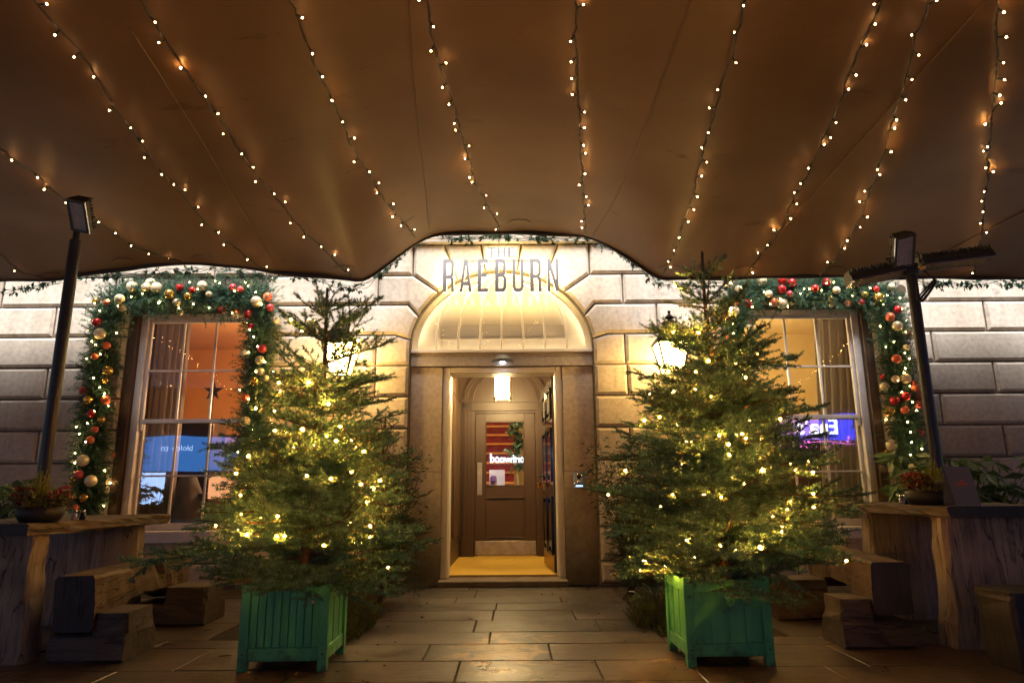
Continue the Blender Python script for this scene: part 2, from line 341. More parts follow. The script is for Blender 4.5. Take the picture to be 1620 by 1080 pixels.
class MB:
    def __init__(s): s.v = []; s.f = []; s.mi = []
    def add(s, vs, fs, mi=0):
        n = len(s.v); s.v += [tuple(v) for v in vs]
        for f in fs: s.f.append([i + n for i in f]); s.mi.append(mi)
        return s
    def box(s, x0, x1, y0, y1, z0, z1, mi=0):
        return s.add([(x0, y0, z0), (x1, y0, z0), (x1, y1, z0), (x0, y1, z0), (x0, y0, z1), (x1, y0, z1), (x1, y1, z1), (x0, y1, z1)],
                     [(3, 2, 1, 0), (4, 5, 6, 7), (0, 1, 5, 4), (1, 2, 6, 5), (2, 3, 7, 6), (3, 0, 4, 7)], mi)
    def obox(s, c, ax, ay, az, mi=0):            # oriented box: centre and three half-axis vectors
        c, ax, ay, az = map(Vector, (c, ax, ay, az))
        vs = [c + ax * i + ay * j + az * k for k in (-1, 1) for i, j in ((-1, -1), (1, -1), (1, 1), (-1, 1))]
        return s.add(vs, [(3, 2, 1, 0), (4, 5, 6, 7), (0, 1, 5, 4), (1, 2, 6, 5), (2, 3, 7, 6), (3, 0, 4, 7)], mi)
    def loft(s, rings, mi=0, cap=0, closed=True):
        n = len(rings[0]); base = len(s.v)
        for r in rings: s.v += [tuple(p) for p in r]
        for i in range(len(rings) - 1):
            for j in range(n if closed else n - 1):
                k = (j + 1) % n
                s.f.append([base + i * n + j, base + i * n + k, base + (i + 1) * n + k, base + (i + 1) * n + j]); s.mi.append(mi)
        if cap is not None and closed:
            s.f.append([base + j for j in range(n)][::-1]); s.mi.append(cap)
            s.f.append([base + (len(rings) - 1) * n + j for j in range(n)]); s.mi.append(cap)
        return s
    def tube(s, pts, r, n=6, mi=0):
        pts = [Vector(p) for p in pts]; rs = r if isinstance(r, (list, tuple)) else [r] * len(pts)
        rings = []; ref = None
        for i, p in enumerate(pts):
            d = (pts[min(i + 1, len(pts) - 1)] - pts[max(i - 1, 0)])
            if d.length < 1e-9: d = Vector((0, 0, 1))
            d.normalize()
            if ref is None: ref = Vector((0, 0, 1)) if abs(d.z) < .9 else Vector((1, 0, 0))
            u = (ref - d * ref.dot(d)).normalized(); w = d.cross(u); ref = u
            rings.append([p + (u * math.cos(2 * PI * k / n) + w * math.sin(2 * PI * k / n)) * rs[i] for k in range(n)])
        return s.loft(rings, mi, mi)
    def lathe(s, prof, c, n=20, mi=0, a0=0, rot=None):
        rings = []
        for r, z in prof:
            rings.append([Vector(c) + (rot @ Vector((r * math.cos(a0 + 2 * PI * k / n), r * math.sin(a0 + 2 * PI * k / n), z)) if rot else Vector((r * math.cos(a0 + 2 * PI * k / n), r * math.sin(a0 + 2 * PI * k / n), z))) for k in range(n)])
        return s.loft(rings, mi, mi)
    def build(s, name, mats, parent=None, smooth=False, bevel=0, origin=None):
        if not isinstance(mats, (list, tuple)): mats = [mats]
        if origin is None:
            if parent is not None: origin = ORG[parent.name]
            else:
                a = np.array(s.v); lo, hi = a.min(0), a.max(0)
                origin = Vector(((lo[0] + hi[0]) / 2, (lo[1] + hi[1]) / 2, lo[2]))
        origin = Vector(origin)
        me = bpy.data.meshes.new(name)
        me.from_pydata([tuple(Vector(v) - origin) for v in s.v], [], s.f)
        for m in mats: me.materials.append(MATS[m])
        me.polygons.foreach_set('material_index', s.mi)
        if smooth: me.polygons.foreach_set('use_smooth', [True] * len(me.polygons))
        me.update()
        o = link(name, me, parent, origin)
        if bevel:
            b = o.modifiers.new('bevel', 'BEVEL'); b.width = bevel; b.segments = 2; b.limit_method = 'ANGLE'; b.angle_limit = math.radians(40)
        return o

def np_mesh(name, V, K, m, parent=None, shade=None, origin=None, kind=None):
    """V: (N*K,3) points, each K in a row one face."""
    V = np.asarray(V, dtype=np.float64)
    if origin is None:
        origin = ORG[parent.name] if parent is not None else Vector(((V[:, 0].min() + V[:, 0].max()) / 2, (V[:, 1].min() + V[:, 1].max()) / 2, V[:, 2].min()))
    origin = Vector(origin)
    V = (V - np.array(origin)).astype(np.float32)
    n = len(V); nf = n // K
    me = bpy.data.meshes.new(name)
    me.vertices.add(n); me.vertices.foreach_set('co', V.ravel())
    me.loops.add(n); me.loops.foreach_set('vertex_index', np.arange(n, dtype=np.int32))
    me.polygons.add(nf); me.polygons.foreach_set('loop_start', np.arange(0, n, K, dtype=np.int32))
    me.update(calc_edges=True)
    me.materials.append(MATS[m])
    if shade is not None:
        a = me.attributes.new('shade', 'FLOAT', 'POINT'); a.data.foreach_set('value', np.repeat(shade, K).astype(np.float32))
    o = link(name, me, parent, origin)
    if kind: o['kind'] = kind
    return o

def unit(a): return a / np.maximum(np.linalg.norm(a, axis=-1, keepdims=True), 1e-9)

def needles(segs, dens, length, width, sweep=.75, up=.35, rng=NR, flat=1.0):
    """segs: list of (p0,p1[,shade]); returns triangle vertices and a shade per triangle."""
    S = np.array([(*a, *b) for a, b, *_ in segs]); sb = np.array([q[2] if len(q) > 2 else .5 for q in segs])
    p0, p1 = S[:, :3], S[:, 3:]
    ln = np.linalg.norm(p1 - p0, axis=1)
    cnt = np.maximum(2, (ln * dens).astype(int))
    idx = np.repeat(np.arange(len(S)), cnt)
    n = len(idx); t = rng.random(n)[:, None]
    ax = unit(p1 - p0)[idx]
    base = p0[idx] + (p1 - p0)[idx] * t
    rv = rng.normal(size=(n, 3)); rv[:, 2] = rv[:, 2] * flat + up
    rad = unit(rv - ax * (rv * ax).sum(1, keepdims=True))
    d = unit(ax * sweep + rad)
    L_ = (length * rng.uniform(.65, 1.1, n))[:, None]
    side = unit(np.cross(d, rng.normal(size=(n, 3)))) * (width / 2)
    V = np.empty((n, 3, 3)); V[:, 0] = base - side; V[:, 1] = base + side; V[:, 2] = base + d * L_
    sh = np.clip(sb[idx] + rng.normal(0, .13, n), 0, 1)
    return V.reshape(-1, 3), sh

def sticks(segs, r):
    """thin three-sided prisms, quads"""
    S = np.array([(*a, *b) for a, b, *_ in segs]); rr = np.array([q[3] if len(q) > 3 else r for q in segs])[:, None]
    p0, p1 = S[:, :3], S[:, 3:]; ax = unit(p1 - p0)
    ref = np.where(np.abs(ax[:, 2:3]) < .9, np.array([[0, 0, 1.]]), np.array([[1., 0, 0]]))
    u = unit(np.cross(ax, ref)); w = np.cross(ax, u)
    c = [u * math.cos(a) + w * math.sin(a) for a in (0, 2 * PI / 3, 4 * PI / 3)]
    Q = []
    for k in range(3):
        a, b = c[k], c[(k + 1) % 3]
        q = np.stack([p0 + a * rr, p0 + b * rr, p1 + b * rr * .8, p1 + a * rr * .8], 1); Q.append(q)
    return np.concatenate(Q).reshape(-1, 3)

def leaves(C, D, size, ratio=.42, rng=NR, fold=.15):
    """diamond leaves folded along the midrib: two triangles each. C centres of base, D directions."""
    C = np.asarray(C, float); D = unit(np.asarray(D, float)); n = len(C)
    sz = np.asarray(size, float); sz = (sz * np.ones(n))[:, None]
    side = unit(np.cross(D, rng.normal(size=(n, 3)) * .5 + np.array([0, 0, 1.]))); nrm = np.cross(side, D)
    mid = C + D * sz * .45 + nrm * sz * fold
    tip = C + D * sz - nrm * sz * .05
    l = mid + side * sz * ratio * .5; r = mid - side * sz * ratio * .5
    m2 = C + D * sz * .5
    V = np.stack([C, l, tip, m2, C, m2, tip, r], 1).reshape(-1, 3)
    return V   # quads

# bulbs
def ico(r, name, m, sub=1):
    t = (1 + 5 ** .5) / 2
    vs = [(-1, t, 0), (1, t, 0), (-1, -t, 0), (1, -t, 0), (0, -1, t), (0, 1, t), (0, -1, -t), (0, 1, -t), (t, 0, -1), (t, 0, 1), (-t, 0, -1), (-t, 0, 1)]
    fs = [(0, 11, 5), (0, 5, 1), (0, 1, 7), (0, 7, 10), (0, 10, 11), (1, 5, 9), (5, 11, 4), (11, 10, 2), (10, 7, 6), (7, 1, 8), (3, 9, 4), (3, 4, 2), (3, 2, 6), (3, 6, 8), (3, 8, 9), (4, 9, 5), (2, 4, 11), (6, 2, 10), (8, 6, 7), (9, 8, 1)]
    vs = [Vector(v).normalized() for v in vs]
    for _ in range(sub):
        cache = {}; nf = []
        def midp(a, b):
            k = (min(a, b), max(a, b))
            if k not in cache: cache[k] = len(vs); vs.append(((vs[a] + vs[b]) / 2).normalized())
            return cache[k]
        for a, b, c in fs:
            x, y, z = midp(a, b), midp(b, c), midp(c, a); nf += [(a, x, z), (b, y, x), (c, z, y), (x, y, z)]
        fs = nf
    me = bpy.data.meshes.new(name); me.from_pydata([tuple(v * r) for v in vs], [], fs)
    me.materials.append(MATS[m]); me.polygons.foreach_set('use_smooth', [True] * len(me.polygons)); me.update()
    return me
BULB_S = ico(.0053, 'bulb', 'bulb_string', 0)
BULB_SB = ico(.0056, 'bulb', 'bulb_string_bright', 0); BULB_SD = ico(.005, 'bulb', 'bulb_string_dim', 0)
BULB_T = ico(.0065, 'bulb', 'bulb_tree', 0)
BULB_TB = ico(.0075, 'bulb', 'bulb_tree_bright', 0)
BULB_G = ico(.0065, 'bulb', 'bulb_garland', 0)
BAUBLES = {k: ico(1, 'bauble', k, 2) for k in ('bauble_cream', 'bauble_gold', 'bauble_red', 'bauble_orange', 'bauble_rose')}

# ------------------------------------------------------------------ facade survey
Y0, YR = 7.0, 7.12                  # face of the wall, plane of the recessed door surround
DC = -.11                           # door axis
ZJ = [.885 + .3277 * i for i in range(0, 9)]    # bed joints .885 ... 3.5
def S(px, py, Y=Y0):
    p = P(px, py, Y); return (p.x, p.z)
ARX, ARZ0, ARH = .965, 2.36, .87    # arch: half width, springing, rise
def arch(t, k=1.0): return (DC + ARX * k * math.cos(t), ARZ0 + ARH * k * math.sin(t))
WIN = [(-4.06, -2.64, .50, 2.84), (2.40, 3.80, .50, 2.84)]   # masonry openings

bld = thing('stone_building', (0, Y0, 0), 'pale rusticated stone facade with arched doorway and two tall sash windows', 'building')

# --- backing wall with openings (behind the channelled blocks)
YB = Y0 + .045
w = MB()
xs = [-9, WIN[0][0], WIN[0][1], DC - ARX]
def slab(x0, x1, z0, z1, y0=YB, y1=YB + .3): w.box(x0, x1, y0, y1, z0, z1)
slab(-9, WIN[0][0], 0, 6.5); slab(WIN[0][0], WIN[0][1], 0, WIN[0][2]); slab(WIN[0][0], WIN[0][1], WIN[0][3], 6.5)
slab(WIN[0][1], DC - ARX, 0, 6.5)
slab(DC + ARX, WIN[1][0], 0, 6.5); slab(WIN[1][0], WIN[1][1], 0, WIN[1][2]); slab(WIN[1][0], WIN[1][1], WIN[1][3], 6.5)
slab(WIN[1][1], 9, 0, 6.5)
N_ = 28
ap = [arch(PI - PI * i / N_) for i in range(N_ + 1)]
for i in range(N_):
    (xa, za), (xb, zb) = ap[i], ap[i + 1]
    w.add([(xa, YB, za), (xb, YB, zb), (xb, YB, 6.5), (xa, YB, 6.5)], [(0, 1, 2, 3)])
    w.add([(xa, YB, za), (xb, YB, zb), (xb, YB + .3, zb), (xa, YB + .3, za)], [(3, 2, 1, 0)])
w.build('backing_wall', 'stone_joint', bld)

# --- channelled blocks
def inset(poly, d):
    n = len(poly); out = []
    A = sum(poly[i][0] * poly[(i + 1) % n][1] - poly[(i + 1) % n][0] * poly[i][1] for i in range(n))
    sgn = 1 if A > 0 else -1
    for i in range(n):
        p, q, r = Vector(poly[i - 1]), Vector(poly[i]), Vector(poly[(i + 1) % n])
        e1 = (q - p).normalized(); e2 = (r - q).normalized()
        n1 = Vector((-e1.y, e1.x)) * sgn; n2 = Vector((-e2.y, e2.x)) * sgn
        b = n1 + n2; k = d / max(.35, 1 + n1.dot(n2))
        out.append(tuple(q + b * k))
    return out
blocks = MB(); bshade = []
def block(poly, joint=.009, bev=.026, dy=0.0):
    A = sum(poly[i][0] * poly[(i + 1) % len(poly)][1] - poly[(i + 1) % len(poly)][0] * poly[i][1] for i in range(len(poly)))
    if A < 0: poly = poly[::-1]
    a = inset(poly, joint); b = inset(poly, joint + bev)
    y = Y0 + dy
    rings = [[(x, YB + .02, z) for x, z in a], [(x, y + .026, z) for x, z in a], [(x, y, z) for x, z in b]]
    n = len(poly); base = len(blocks.v); bshade.extend([random.random()] * (3 * n))
    for r in rings: blocks.v += r
    for i in range(2):
        for j in range(n):
            k = (j + 1) % n
            blocks.f.append([base + i * n + j, base + i * n + k, base + (i + 1) * n + k, base + (i + 1) * n + j]); blocks.mi.append(0)
    blocks.f.append([base + 2 * n + j for j in range(n)]); blocks.mi.append(0)
def rect(x0, x1, z0, z1): block([(x0, z0), (x1, z0), (x1, z1), (x0, z1)], dy=random.uniform(-.002, .002))
def row(x0, x1, z0, z1, first, wd=1.2):
    c = [x0]; x = first
    while x < x1 - .12:
        if x > x0 + .12: c.append(x)
        x += wd
    c.append(x1)
    for a, b in zip(c[:-1], c[1:]): rect(a, b, z0, z1)
rows = [(0.02, .23), (.23, .558)] + [(ZJ[0] - .327, ZJ[0])] + [(ZJ[i], ZJ[i + 1]) for i in range(0, 7)]
TOP = ZJ[8] + .02
# outer left and right walls
for i, (z0, z1) in enumerate(rows):
    off = .6 * (i % 2)
    row(-9, WIN[0][0], z0, z1, -9 + .55 + off)
    row(WIN[1][1], 9, z0, z1, 4.42 + .6 * ((i + 1) % 2))
# above and below windows
for k, (x0, x1, z0, z1) in enumerate(WIN):
    for i, (a, b) in enumerate(rows):
        if b <= z0 + .06: row(x0, x1, a, min(b, z0 - .02), x0 + .4 + .5 * (i % 2))
        if a < z1 < b: rect(x0, x1, z1 + .005, b)
# zones between window and arch
aL, aR = DC - ARX, DC + ARX
for i, (z0, z1) in enumerate(rows):
    if z1 <= ZJ[4] + .01:        # below springing
        jl, jr = S(594, 560)[0], S(992, 560)[0]
        if i % 2: jl -= .42; jr += .42
        for a, b in ((WIN[0][1], jl), (jl, aL), (aR, jr), (jr, WIN[1][0])): rect(a, b, z0, z1)
def mir(pts): return [(2 * DC - x, z) for x, z in pts]
ARCL = lambda px, py: None
def on_arch(z):   # x of left arch edge at height z
    s = max(0, min(1, (z - ARZ0) / ARH)); return DC - ARX * math.sqrt(max(0, 1 - s * s))
def arc_pts(za, zb, n=6):
    return [(on_arch(za + (zb - za) * i / n), za + (zb - za) * i / n) for i in range(n + 1)]
z4, z5, z6, z7, z8 = ZJ[4], ZJ[5], ZJ[6], ZJ[7], TOP
xm1 = aL + .13; xm2 = DC - .86
ja, jb, jc = 2.47, 2.72, 2.985        # joints on the intrados
for side in (0, 1):
    T = (lambda p: p) if side == 0 else mir
    xw = WIN[0][1] if side == 0 else 2 * DC - WIN[1][0]
    j1 = S(594, 560)[0] if side == 0 else 2 * DC - S(990, 560)[0]
    j2 = S(541, 500)[0] if side == 0 else 2 * DC - S(1040, 500)[0]
    # course with springing
    block(T([(xw, z4), (j1, z4), (j1, z5), (xw, z5)]))
    block(T([(j1, z4), (aL, z4), (aL, ARZ0)] + arc_pts(ARZ0, ja, 3)[1:] + [(aL - .16, z5), (j1, z5)]))
    # first mitred course
    block(T([(xw, z5), (j2, z5), (j2, z6), (xw, z6)]))
    block(T([(j2, z5), (aL - .16, z5)] + arc_pts(ja, jb, 5) + [(aL - .03, z6), (j2, z6)]))
    # second mitred course
    block(T([(xw, z6), (j1, z6), (j1, z7), (xw, z7)]))
    block(T([(j1, z6), (aL - .03, z6)] + arc_pts(jb, jc, 6) + [(xm2 - .09, z7), (j1, z7)]))
    # top course: plain block, big voussoir, two radial voussoirs
    block(T([(xw, z7), (xm2 - .09, z7), (xm2 - .09, z8), (xw, z8)]))
    t1, t3 = .47, .17
    A1 = (DC - t1, ARZ0 + ARH * math.sqrt(1 - (t1 / ARX) ** 2)); A3 = (DC - t3, ARZ0 + ARH * math.sqrt(1 - (t3 / ARX) ** 2))
    def seg(za, xb, n):
        xa = on_arch(za); return [(xa + (xb - xa) * i / n, ARZ0 + ARH * math.sqrt(max(0, 1 - ((xa + (xb - xa) * i / n - DC) / ARX) ** 2))) for i in range(n + 1)]
    block(T([(xm2 - .09, z7)] + seg(jc, A1[0], 4) + [(DC - .62, z8), (xm2 - .09, z8)]))
    def segx(xa, xb, n=4): return [(xa + (xb - xa) * i / n, ARZ0 + ARH * math.sqrt(max(0, 1 - ((xa + (xb - xa) * i / n - DC) / ARX) ** 2))) for i in range(n + 1)]
    block(T(segx(A1[0], A3[0]) + [(DC - .22, z8), (DC - .62, z8)]))
KS = [(DC - .17 + .34 * i / 4, ARZ0 + ARH * math.sqrt(max(0, 1 - ((-.17 + .34 * i / 4) / ARX) ** 2))) for i in range(5)]
block(KS + [(DC + .22, z8), (DC - .22, z8)], dy=-.012)
row(-9, WIN[0][1], rows[-1][1], z8, -8.0); row(WIN[1][0], 9, rows[-1][1], z8, 4.3)
row(-9, DC - .02, z8 + .03, z8 + .36, -8.4, 2.1); row(DC - .02, 9, z8 + .03, z8 + .36, 2.1, 2.1)
row(-9, 9, z8 + .36, z8 + .75, -8, 1.3); row(-9, 9, z8 + .75, z8 + 1.15, -7.4, 1.3)
bo_ = blocks.build('stone_blocks', 'stone', bld)
a_ = bo_.data.attributes.new('shade', 'FLOAT', 'POINT'); a_.data.foreach_set('value', bshade)
MB().box(-9, 9, Y0 - .05, Y0 + .045, z8, z8 + .03).build('string_course', 'stone', bld, bevel=.006)

# --- recessed door surround
for x0, x1 in ((DC - ARX + .003, -.735), (.525, DC + ARX - .003)):
    pl = MB(); pl.box(x0, x1, YR, YR + .25, 0, 1.10); pl.box(x0 + .002, x1 - .002, YR + .003, YR + .25, 1.105, 2.19)
    pl.build('door_pilaster', 'stone_pilaster', bld, bevel=.004)
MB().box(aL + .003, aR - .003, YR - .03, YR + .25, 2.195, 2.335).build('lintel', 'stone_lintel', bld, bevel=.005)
MB().box(aL + .004, aR - .004, YR - .05, YR + .25, 2.338, 2.375).build('fanlight_sill', 'cream_paint', bld, bevel=.006)
fr = MB()
for sx in (-.733, .455):
    fr.box(sx, sx + .068, YR + .02, YR + .30, .06, 2.19); fr.box(sx + (.03 if sx < 0 else -.008), sx + (.076 if sx < 0 else .038), YR + .06, YR + .29, .06, 2.13)
fr.box(-.665, .455, YR + .022, YR + .30, 2.13, 2.192)
fr.build('door_frame', 'cream_paint', bld, bevel=.008)
st = MB(); st.box(-.74, .53, Y0 - .06, YR + .18, 0, .055); st.build('doorstep', 'stone_step', bld, bevel=.008)
MB().box(-.66, .45, YR + .183, YR + .215, .0, .072).build('threshold_strip', 'brass', bld)

# fanlight
fan = MB()
outer = [arch(PI - PI * i / 36, .995) for i in range(37)]; inner = [(DC + (x - DC) * .945, ARZ0 + .02 + (z - ARZ0) * .925) for x, z in outer]
for i in range(36):
    a, b, c, d = outer[i], outer[i + 1], inner[i + 1], inner[i]
    fan.add([(a[0], YR + .0, a[1]), (b[0], YR, b[1]), (c[0], YR + .02, c[1]), (d[0], YR + .02, d[1])], [(0, 3, 2, 1)])
    fan.add([(d[0], YR + .02, d[1]), (c[0], YR + .02, c[1]), (c[0], YR + .08, c[1]), (d[0], YR + .08, d[1])], [(0, 3, 2, 1)])
fan_o = fan.build('fanlight_frame', 'cream_paint', bld)
for k in range(-3, 4):
    b = MB(); pts = []
    a0 = .232 * k
    for i in range(15):
        t = i / 14 * PI / 2
        pts.append((DC + a0 * math.cos(t) ** .9 * 1.0 + (.02 * k) * math.sin(t), YR + .02 - .10 * math.sin(t * 2) * .6, 2.375 + (ARH - .075) * math.sin(t)))
    b.tube(pts, .0125, 6); b.build('glazing_bar', 'cream_paint', fan_o, smooth=True)
pane = MB(); pv = [(x, YR + .05, z) for x, z in [(DC - ARX * .94, 2.378)] + inner + [(DC + ARX * .94, 2.378)]]
pane.add(pv, [list(range(len(pv)))[::-1]]); pane.build('pane', 'fan_glass', fan_o)
pn = MB(); pv = [(x, YR + .2, z) for x, z in [(DC - ARX, 2.2)] + outer + [(DC + ARX, 2.2)]]
pn.add(pv, [list(range(len(pv)))[::-1]])
for z in (2.69, 2.53): pn.box(DC - .70, DC + .70, YR + .185, YR + .199, z, z + (.028 if z > 2.6 else .016))
for x in (-.70, -.24, .22, .685): pn.box(DC + x, DC + x + .03, YR + .182, YR + .199, 2.377, 2.69)
pn.build('fanlight_panel', 'cream_panel', bld)
ls = MB(); ls.tube([(DC + ARX * .965 * math.cos(t), YR + .13, ARZ0 + .01 + ARH * .965 * math.sin(t)) for t in np.linspace(.12, PI - .12, 32)], .007, 6); ls.tube([(DC - .84, YR + .09, 2.386), (DC + .84, YR + .09, 2.386)], .006, 6); ls.build('panel_fill_strip', 'panel_fill_glow', bld)  # unseen glowing strips added behind frame and sill to brighten the panel

# --- windows
def sash_window(x0, x1, z0, z1, side):
    rv = MB()
    yo, yi = YB - .01, Y0 + .22
    for a, b in ((x0, x0 + .09), (x1 - .09, x1)): rv.box(a, b, yo, yi + .2, z0 + .04, z1)
    rv.box(x0 + .09, x1 - .09, yo, yi + .2, z1 - .05, z1)
    win = rv.build('window', 'window_reveal', bld, bevel=.004)
    sl = MB(); sl.box(x0 - .03, x1 + .03, Y0 - .05, yi, z0 - .07, z0 + .04); sl.build('sill', 'white_paint', win, bevel=.008)
    fx0, fx1, fz0, fz1 = x0 + .09, x1 - .09, z0 + .04, z1 - .05
    f = MB()
    for a, b in ((fx0, fx0 + .075), (fx1 - .075, fx1)): f.box(a, b, Y0 + .10, Y0 + .2, fz0, fz1)
    f.box(fx0 + .075, fx1 - .075, Y0 + .10, Y0 + .2, fz1 - .06, fz1)
    f.build('window_frame', 'white_paint', win, bevel=.006)
    gx0, gx1 = fx0 + .075, fx1 - .075
    zm = 1.645
    for nm, za, zb, y in (('upper', zm - .022, fz1 - .06, Y0 + .135), ('lower', fz0, zm + .022, Y0 + .175)):
        s = MB()
        for a, b in ((gx0, gx0 + .03), (gx1 - .03, gx1)): s.box(a, b, y, y + .036, za, zb)
        s.box(gx0 + .03, gx1 - .03, y, y + .036, zb - (.03 if nm == 'upper' else .042), zb)
        s.box(gx0 + .03, gx1 - .03, y, y + .036, za, za + (.042 if nm == 'upper' else .07))
        wd = (gx1 - gx0 - .06)
        for k in (1, 2):
            x = gx0 + .03 + wd * k / 3; s.box(x - .010, x + .010, y + .004, y + .032, za + .042, zb - .03)
        zmid = (za + zb) / 2 + (.0 if nm == 'upper' else -.02)
        for k in range(3):
            a = gx0 + .03 + wd * k / 3 + (.010 if k else 0); b = gx0 + .03 + wd * (k + 1) / 3 - (.010 if k < 2 else 0)
            s.box(a, b, y + .005, y + .031, zmid - .009, zmid + .009)
        s.build('sash', 'white_paint', win, bevel=.003)
        g = MB(); yy = y + .02
        g.add([(gx0 + .02, yy, za + .02), (gx1 - .02, yy, za + .02), (gx1 - .02, yy, zb - .02), (gx0 + .02, yy, zb - .02)], [(0, 1, 2, 3)])
        g.build('pane', 'window_glass', win)
    # sash horn on the meeting rail
    for x in (gx0 + .004, gx1 - .03): MB().box(x, x + .026, Y0 + .138, Y0 + .168, zm - .10, zm - .022).build('sash_horn', 'white_paint', win, bevel=.006)
    return win
for k, (x0, x1, z0, z1) in enumerate(WIN): sash_window(x0, x1, z0, z1, k)

# --- rooms behind the windows
def room(x0, x1, y0, y1, z0, z1, m, mc, name='room_wall'):
    r = MB()
    r.add([(x0, y1, z0), (x1, y1, z0), (x1, y1, z1), (x0, y1, z1)], [(3, 2, 1, 0)])
    r.add([(x0, y0, z0), (x0, y1, z0), (x0, y1, z1), (x0, y0, z1)], [(3, 2, 1, 0)])
    r.add([(x1, y0, z0), (x1, y1, z0), (x1, y1, z1), (x1, y0, z1)], [(0, 1, 2, 3)])
    r.build(name, m, bld)
    d_ = MB(); d_.box(x0 + .01, x1 - .01, y1 - .03, y1 - .01, z0, 1.5); d_.box(x0 + .005, x0 + .03, y0 + .02, y1 - .03, z0, 1.5); d_.box(x1 - .03, x1 - .005, y0 + .02, y1 - .03, z0, 1.5)  # dark lining added so the room looks dark through the lower panes
    d_.box(x0 + .01, x1 - .01, y1 - .05, y1 - .03, 1.5, 1.55); d_.build('added_dark_lining', 'dark_wood', bld)
    c = MB(); c.add([(x0, y0, z1), (x1, y0, z1), (x1, y1, z1), (x0, y1, z1)], [(0, 1, 2, 3)]); c.build('room_ceiling', mc, bld)
    f = MB(); f.add([(x0, y0, z0), (x1, y0, z0), (x1, y1, z0), (x0, y1, z0)], [(3, 2, 1, 0)]); f.build('room_floor', 'dark_wood', bld)
def lamp(name, loc, energy, color, r=.08):
    l = bpy.data.lights.new(name, 'POINT'); l.energy = energy; l.color = color; l.shadow_soft_size = r
    o = bpy.data.objects.new(name, l); COL.objects.link(o); o.location = loc
    return o
room(-6.2, -2.05, 7.36, 10.2, .1, 3.05, 'room_orange', 'room_orange')
room(2.0, 4.5, 7.36, 9.2, .1, 3.0, 'room_yellow', 'room_yellow')
lamp('room_lamp', (-2.6, 8.3, 1.9), 115, (1, .62, .3), .1)
lamp('room_lamp', (2.45, 8.0, 2.2), 85, (1, .75, .35), .1)

def curtain(x0, x1, y, z0, z1, label, x0b=None, x1b=None, folds=7):
    c = MB(); n = folds * 8; rows_ = 14
    x0b = x0 if x0b is None else x0b; x1b = x1 if x1b is None else x1b
    for j in range(rows_ + 1):
        t = j / rows_; a = x0b + (x0 - x0b) * t; b = x1b + (x1 - x1b) * t
        for i in range(n + 1):
            u = i / n
            c.v.append((a + (b - a) * u, y + .035 * math.sin(u * folds * 2 * PI + .6 * math.sin(t * 3)) + .012 * math.sin(u * 31), z0 + (z1 - z0) * t))
    for j in range(rows_):
        for i in range(n):
            q = j * (n + 1) + i; c.f.append([q, q + 1, q + n + 2, q + n + 1]); c.mi.append(0)
    return tag(c.build('curtain', 'curtain', smooth=True), label, 'curtain')
curtain(-4.15, -3.62, 7.48, .2, 2.95, 'grey curtain hanging at the left of the orange lit window')
curtain(3.42, 4.05, 7.50, .2, 2.95, 'grey gathered curtain hanging inside the yellow lit window', 3.30, 3.8)

# cabinet, star, bell form and chair seen through the panes
p = P(305, 645, 8.1)
cb = thing('cabinet', (p.x, 8.2, .1), 'dark sideboard behind the orange lit window', 'cabinet')
m_ = MB(); m_.box(p.x - .35, p.x + .3, 8.02, 8.4, .1, 1.72); m_.build('body', 'dark_wood', cb, bevel=.01)
m_ = MB(); m_.box(p.x - .38, p.x + .33, 8.0, 8.42, 1.723, 1.76); m_.build('top', 'dark_wood', cb, bevel=.006)
s_ = MB(); c = P(337, 618, 7.62); pts = []
for i in range(10):
    r_ = .115 if i % 2 == 0 else .042; a = PI / 2 + i * PI / 5; pts.append((c.x + r_ * math.cos(a), c.z + r_ * math.sin(a)))
s_.loft([[(x, 7.62, z) for x, z in pts], [(x, 7.65, z) for x, z in pts]])
s_.tube([(c.x, 7.635, c.z - .05), (c.x, 7.635, .9)], .008)
s_.lathe([(.07, .86), (.07, .9), (.02, .91)], (c.x, 7.635, 0), 16)
s_.lathe([(.05, .1), (.05, .859)], (c.x, 7.635, 0), 10)
tag(s_.build('star_ornament', 'dark_wood'), 'dark five pointed star on a stand behind the window glass', 'ornament')
c = P(293, 800, 7.62)
sh = thing('grey_bell', (c.x, 7.62, .1), 'grey bell shaped form behind the lower panes of the left window', 'lamp')
b_ = MB(); b_.lathe([(.19, .5), (.185, .72), (.15, .92), (.09, 1.06), (.085, 1.08)], (c.x, 7.64, 0), 28); b_.build('bell_body', 'dark_fabric', sh, smooth=True)  # plain grey bell form set behind the lower panes
b_ = MB(); b_.lathe([(.1, .1), (.1, .13), (.012, .14), (.012, .49)], (c.x, 7.64, 0), 14); b_.build('stand', 'black_metal', sh)
c = P(1372, 770, 7.7)
ch = thing('dining_chair', (c.x, 7.7, .1), 'copper framed chair back behind the lower panes of the right window', 'chair')
b_ = MB(); b_.tube([(c.x - .2, 7.72, .1), (c.x - .2, 7.72, .85)] + [(c.x - .2 * math.cos(a), 7.72, .85 + .14 * math.sin(a)) for a in (.4, .9, 1.57, 2.2, 2.8)] + [(c.x + .2, 7.72, .85), (c.x + .2, 7.72, .1)], .014); b_.build('frame', 'copper', ch, smooth=True)
b_ = MB(); b_.box(c.x - .19, c.x + .19, 7.70, 7.72, .6, .92); b_.build('backrest', 'dark_fabric', ch, bevel=.01)
b_ = MB(); b_.box(c.x - .2, c.x + .2, 7.74, 8.1, .5, .55); b_.build('seat', 'dark_fabric', ch, bevel=.01)

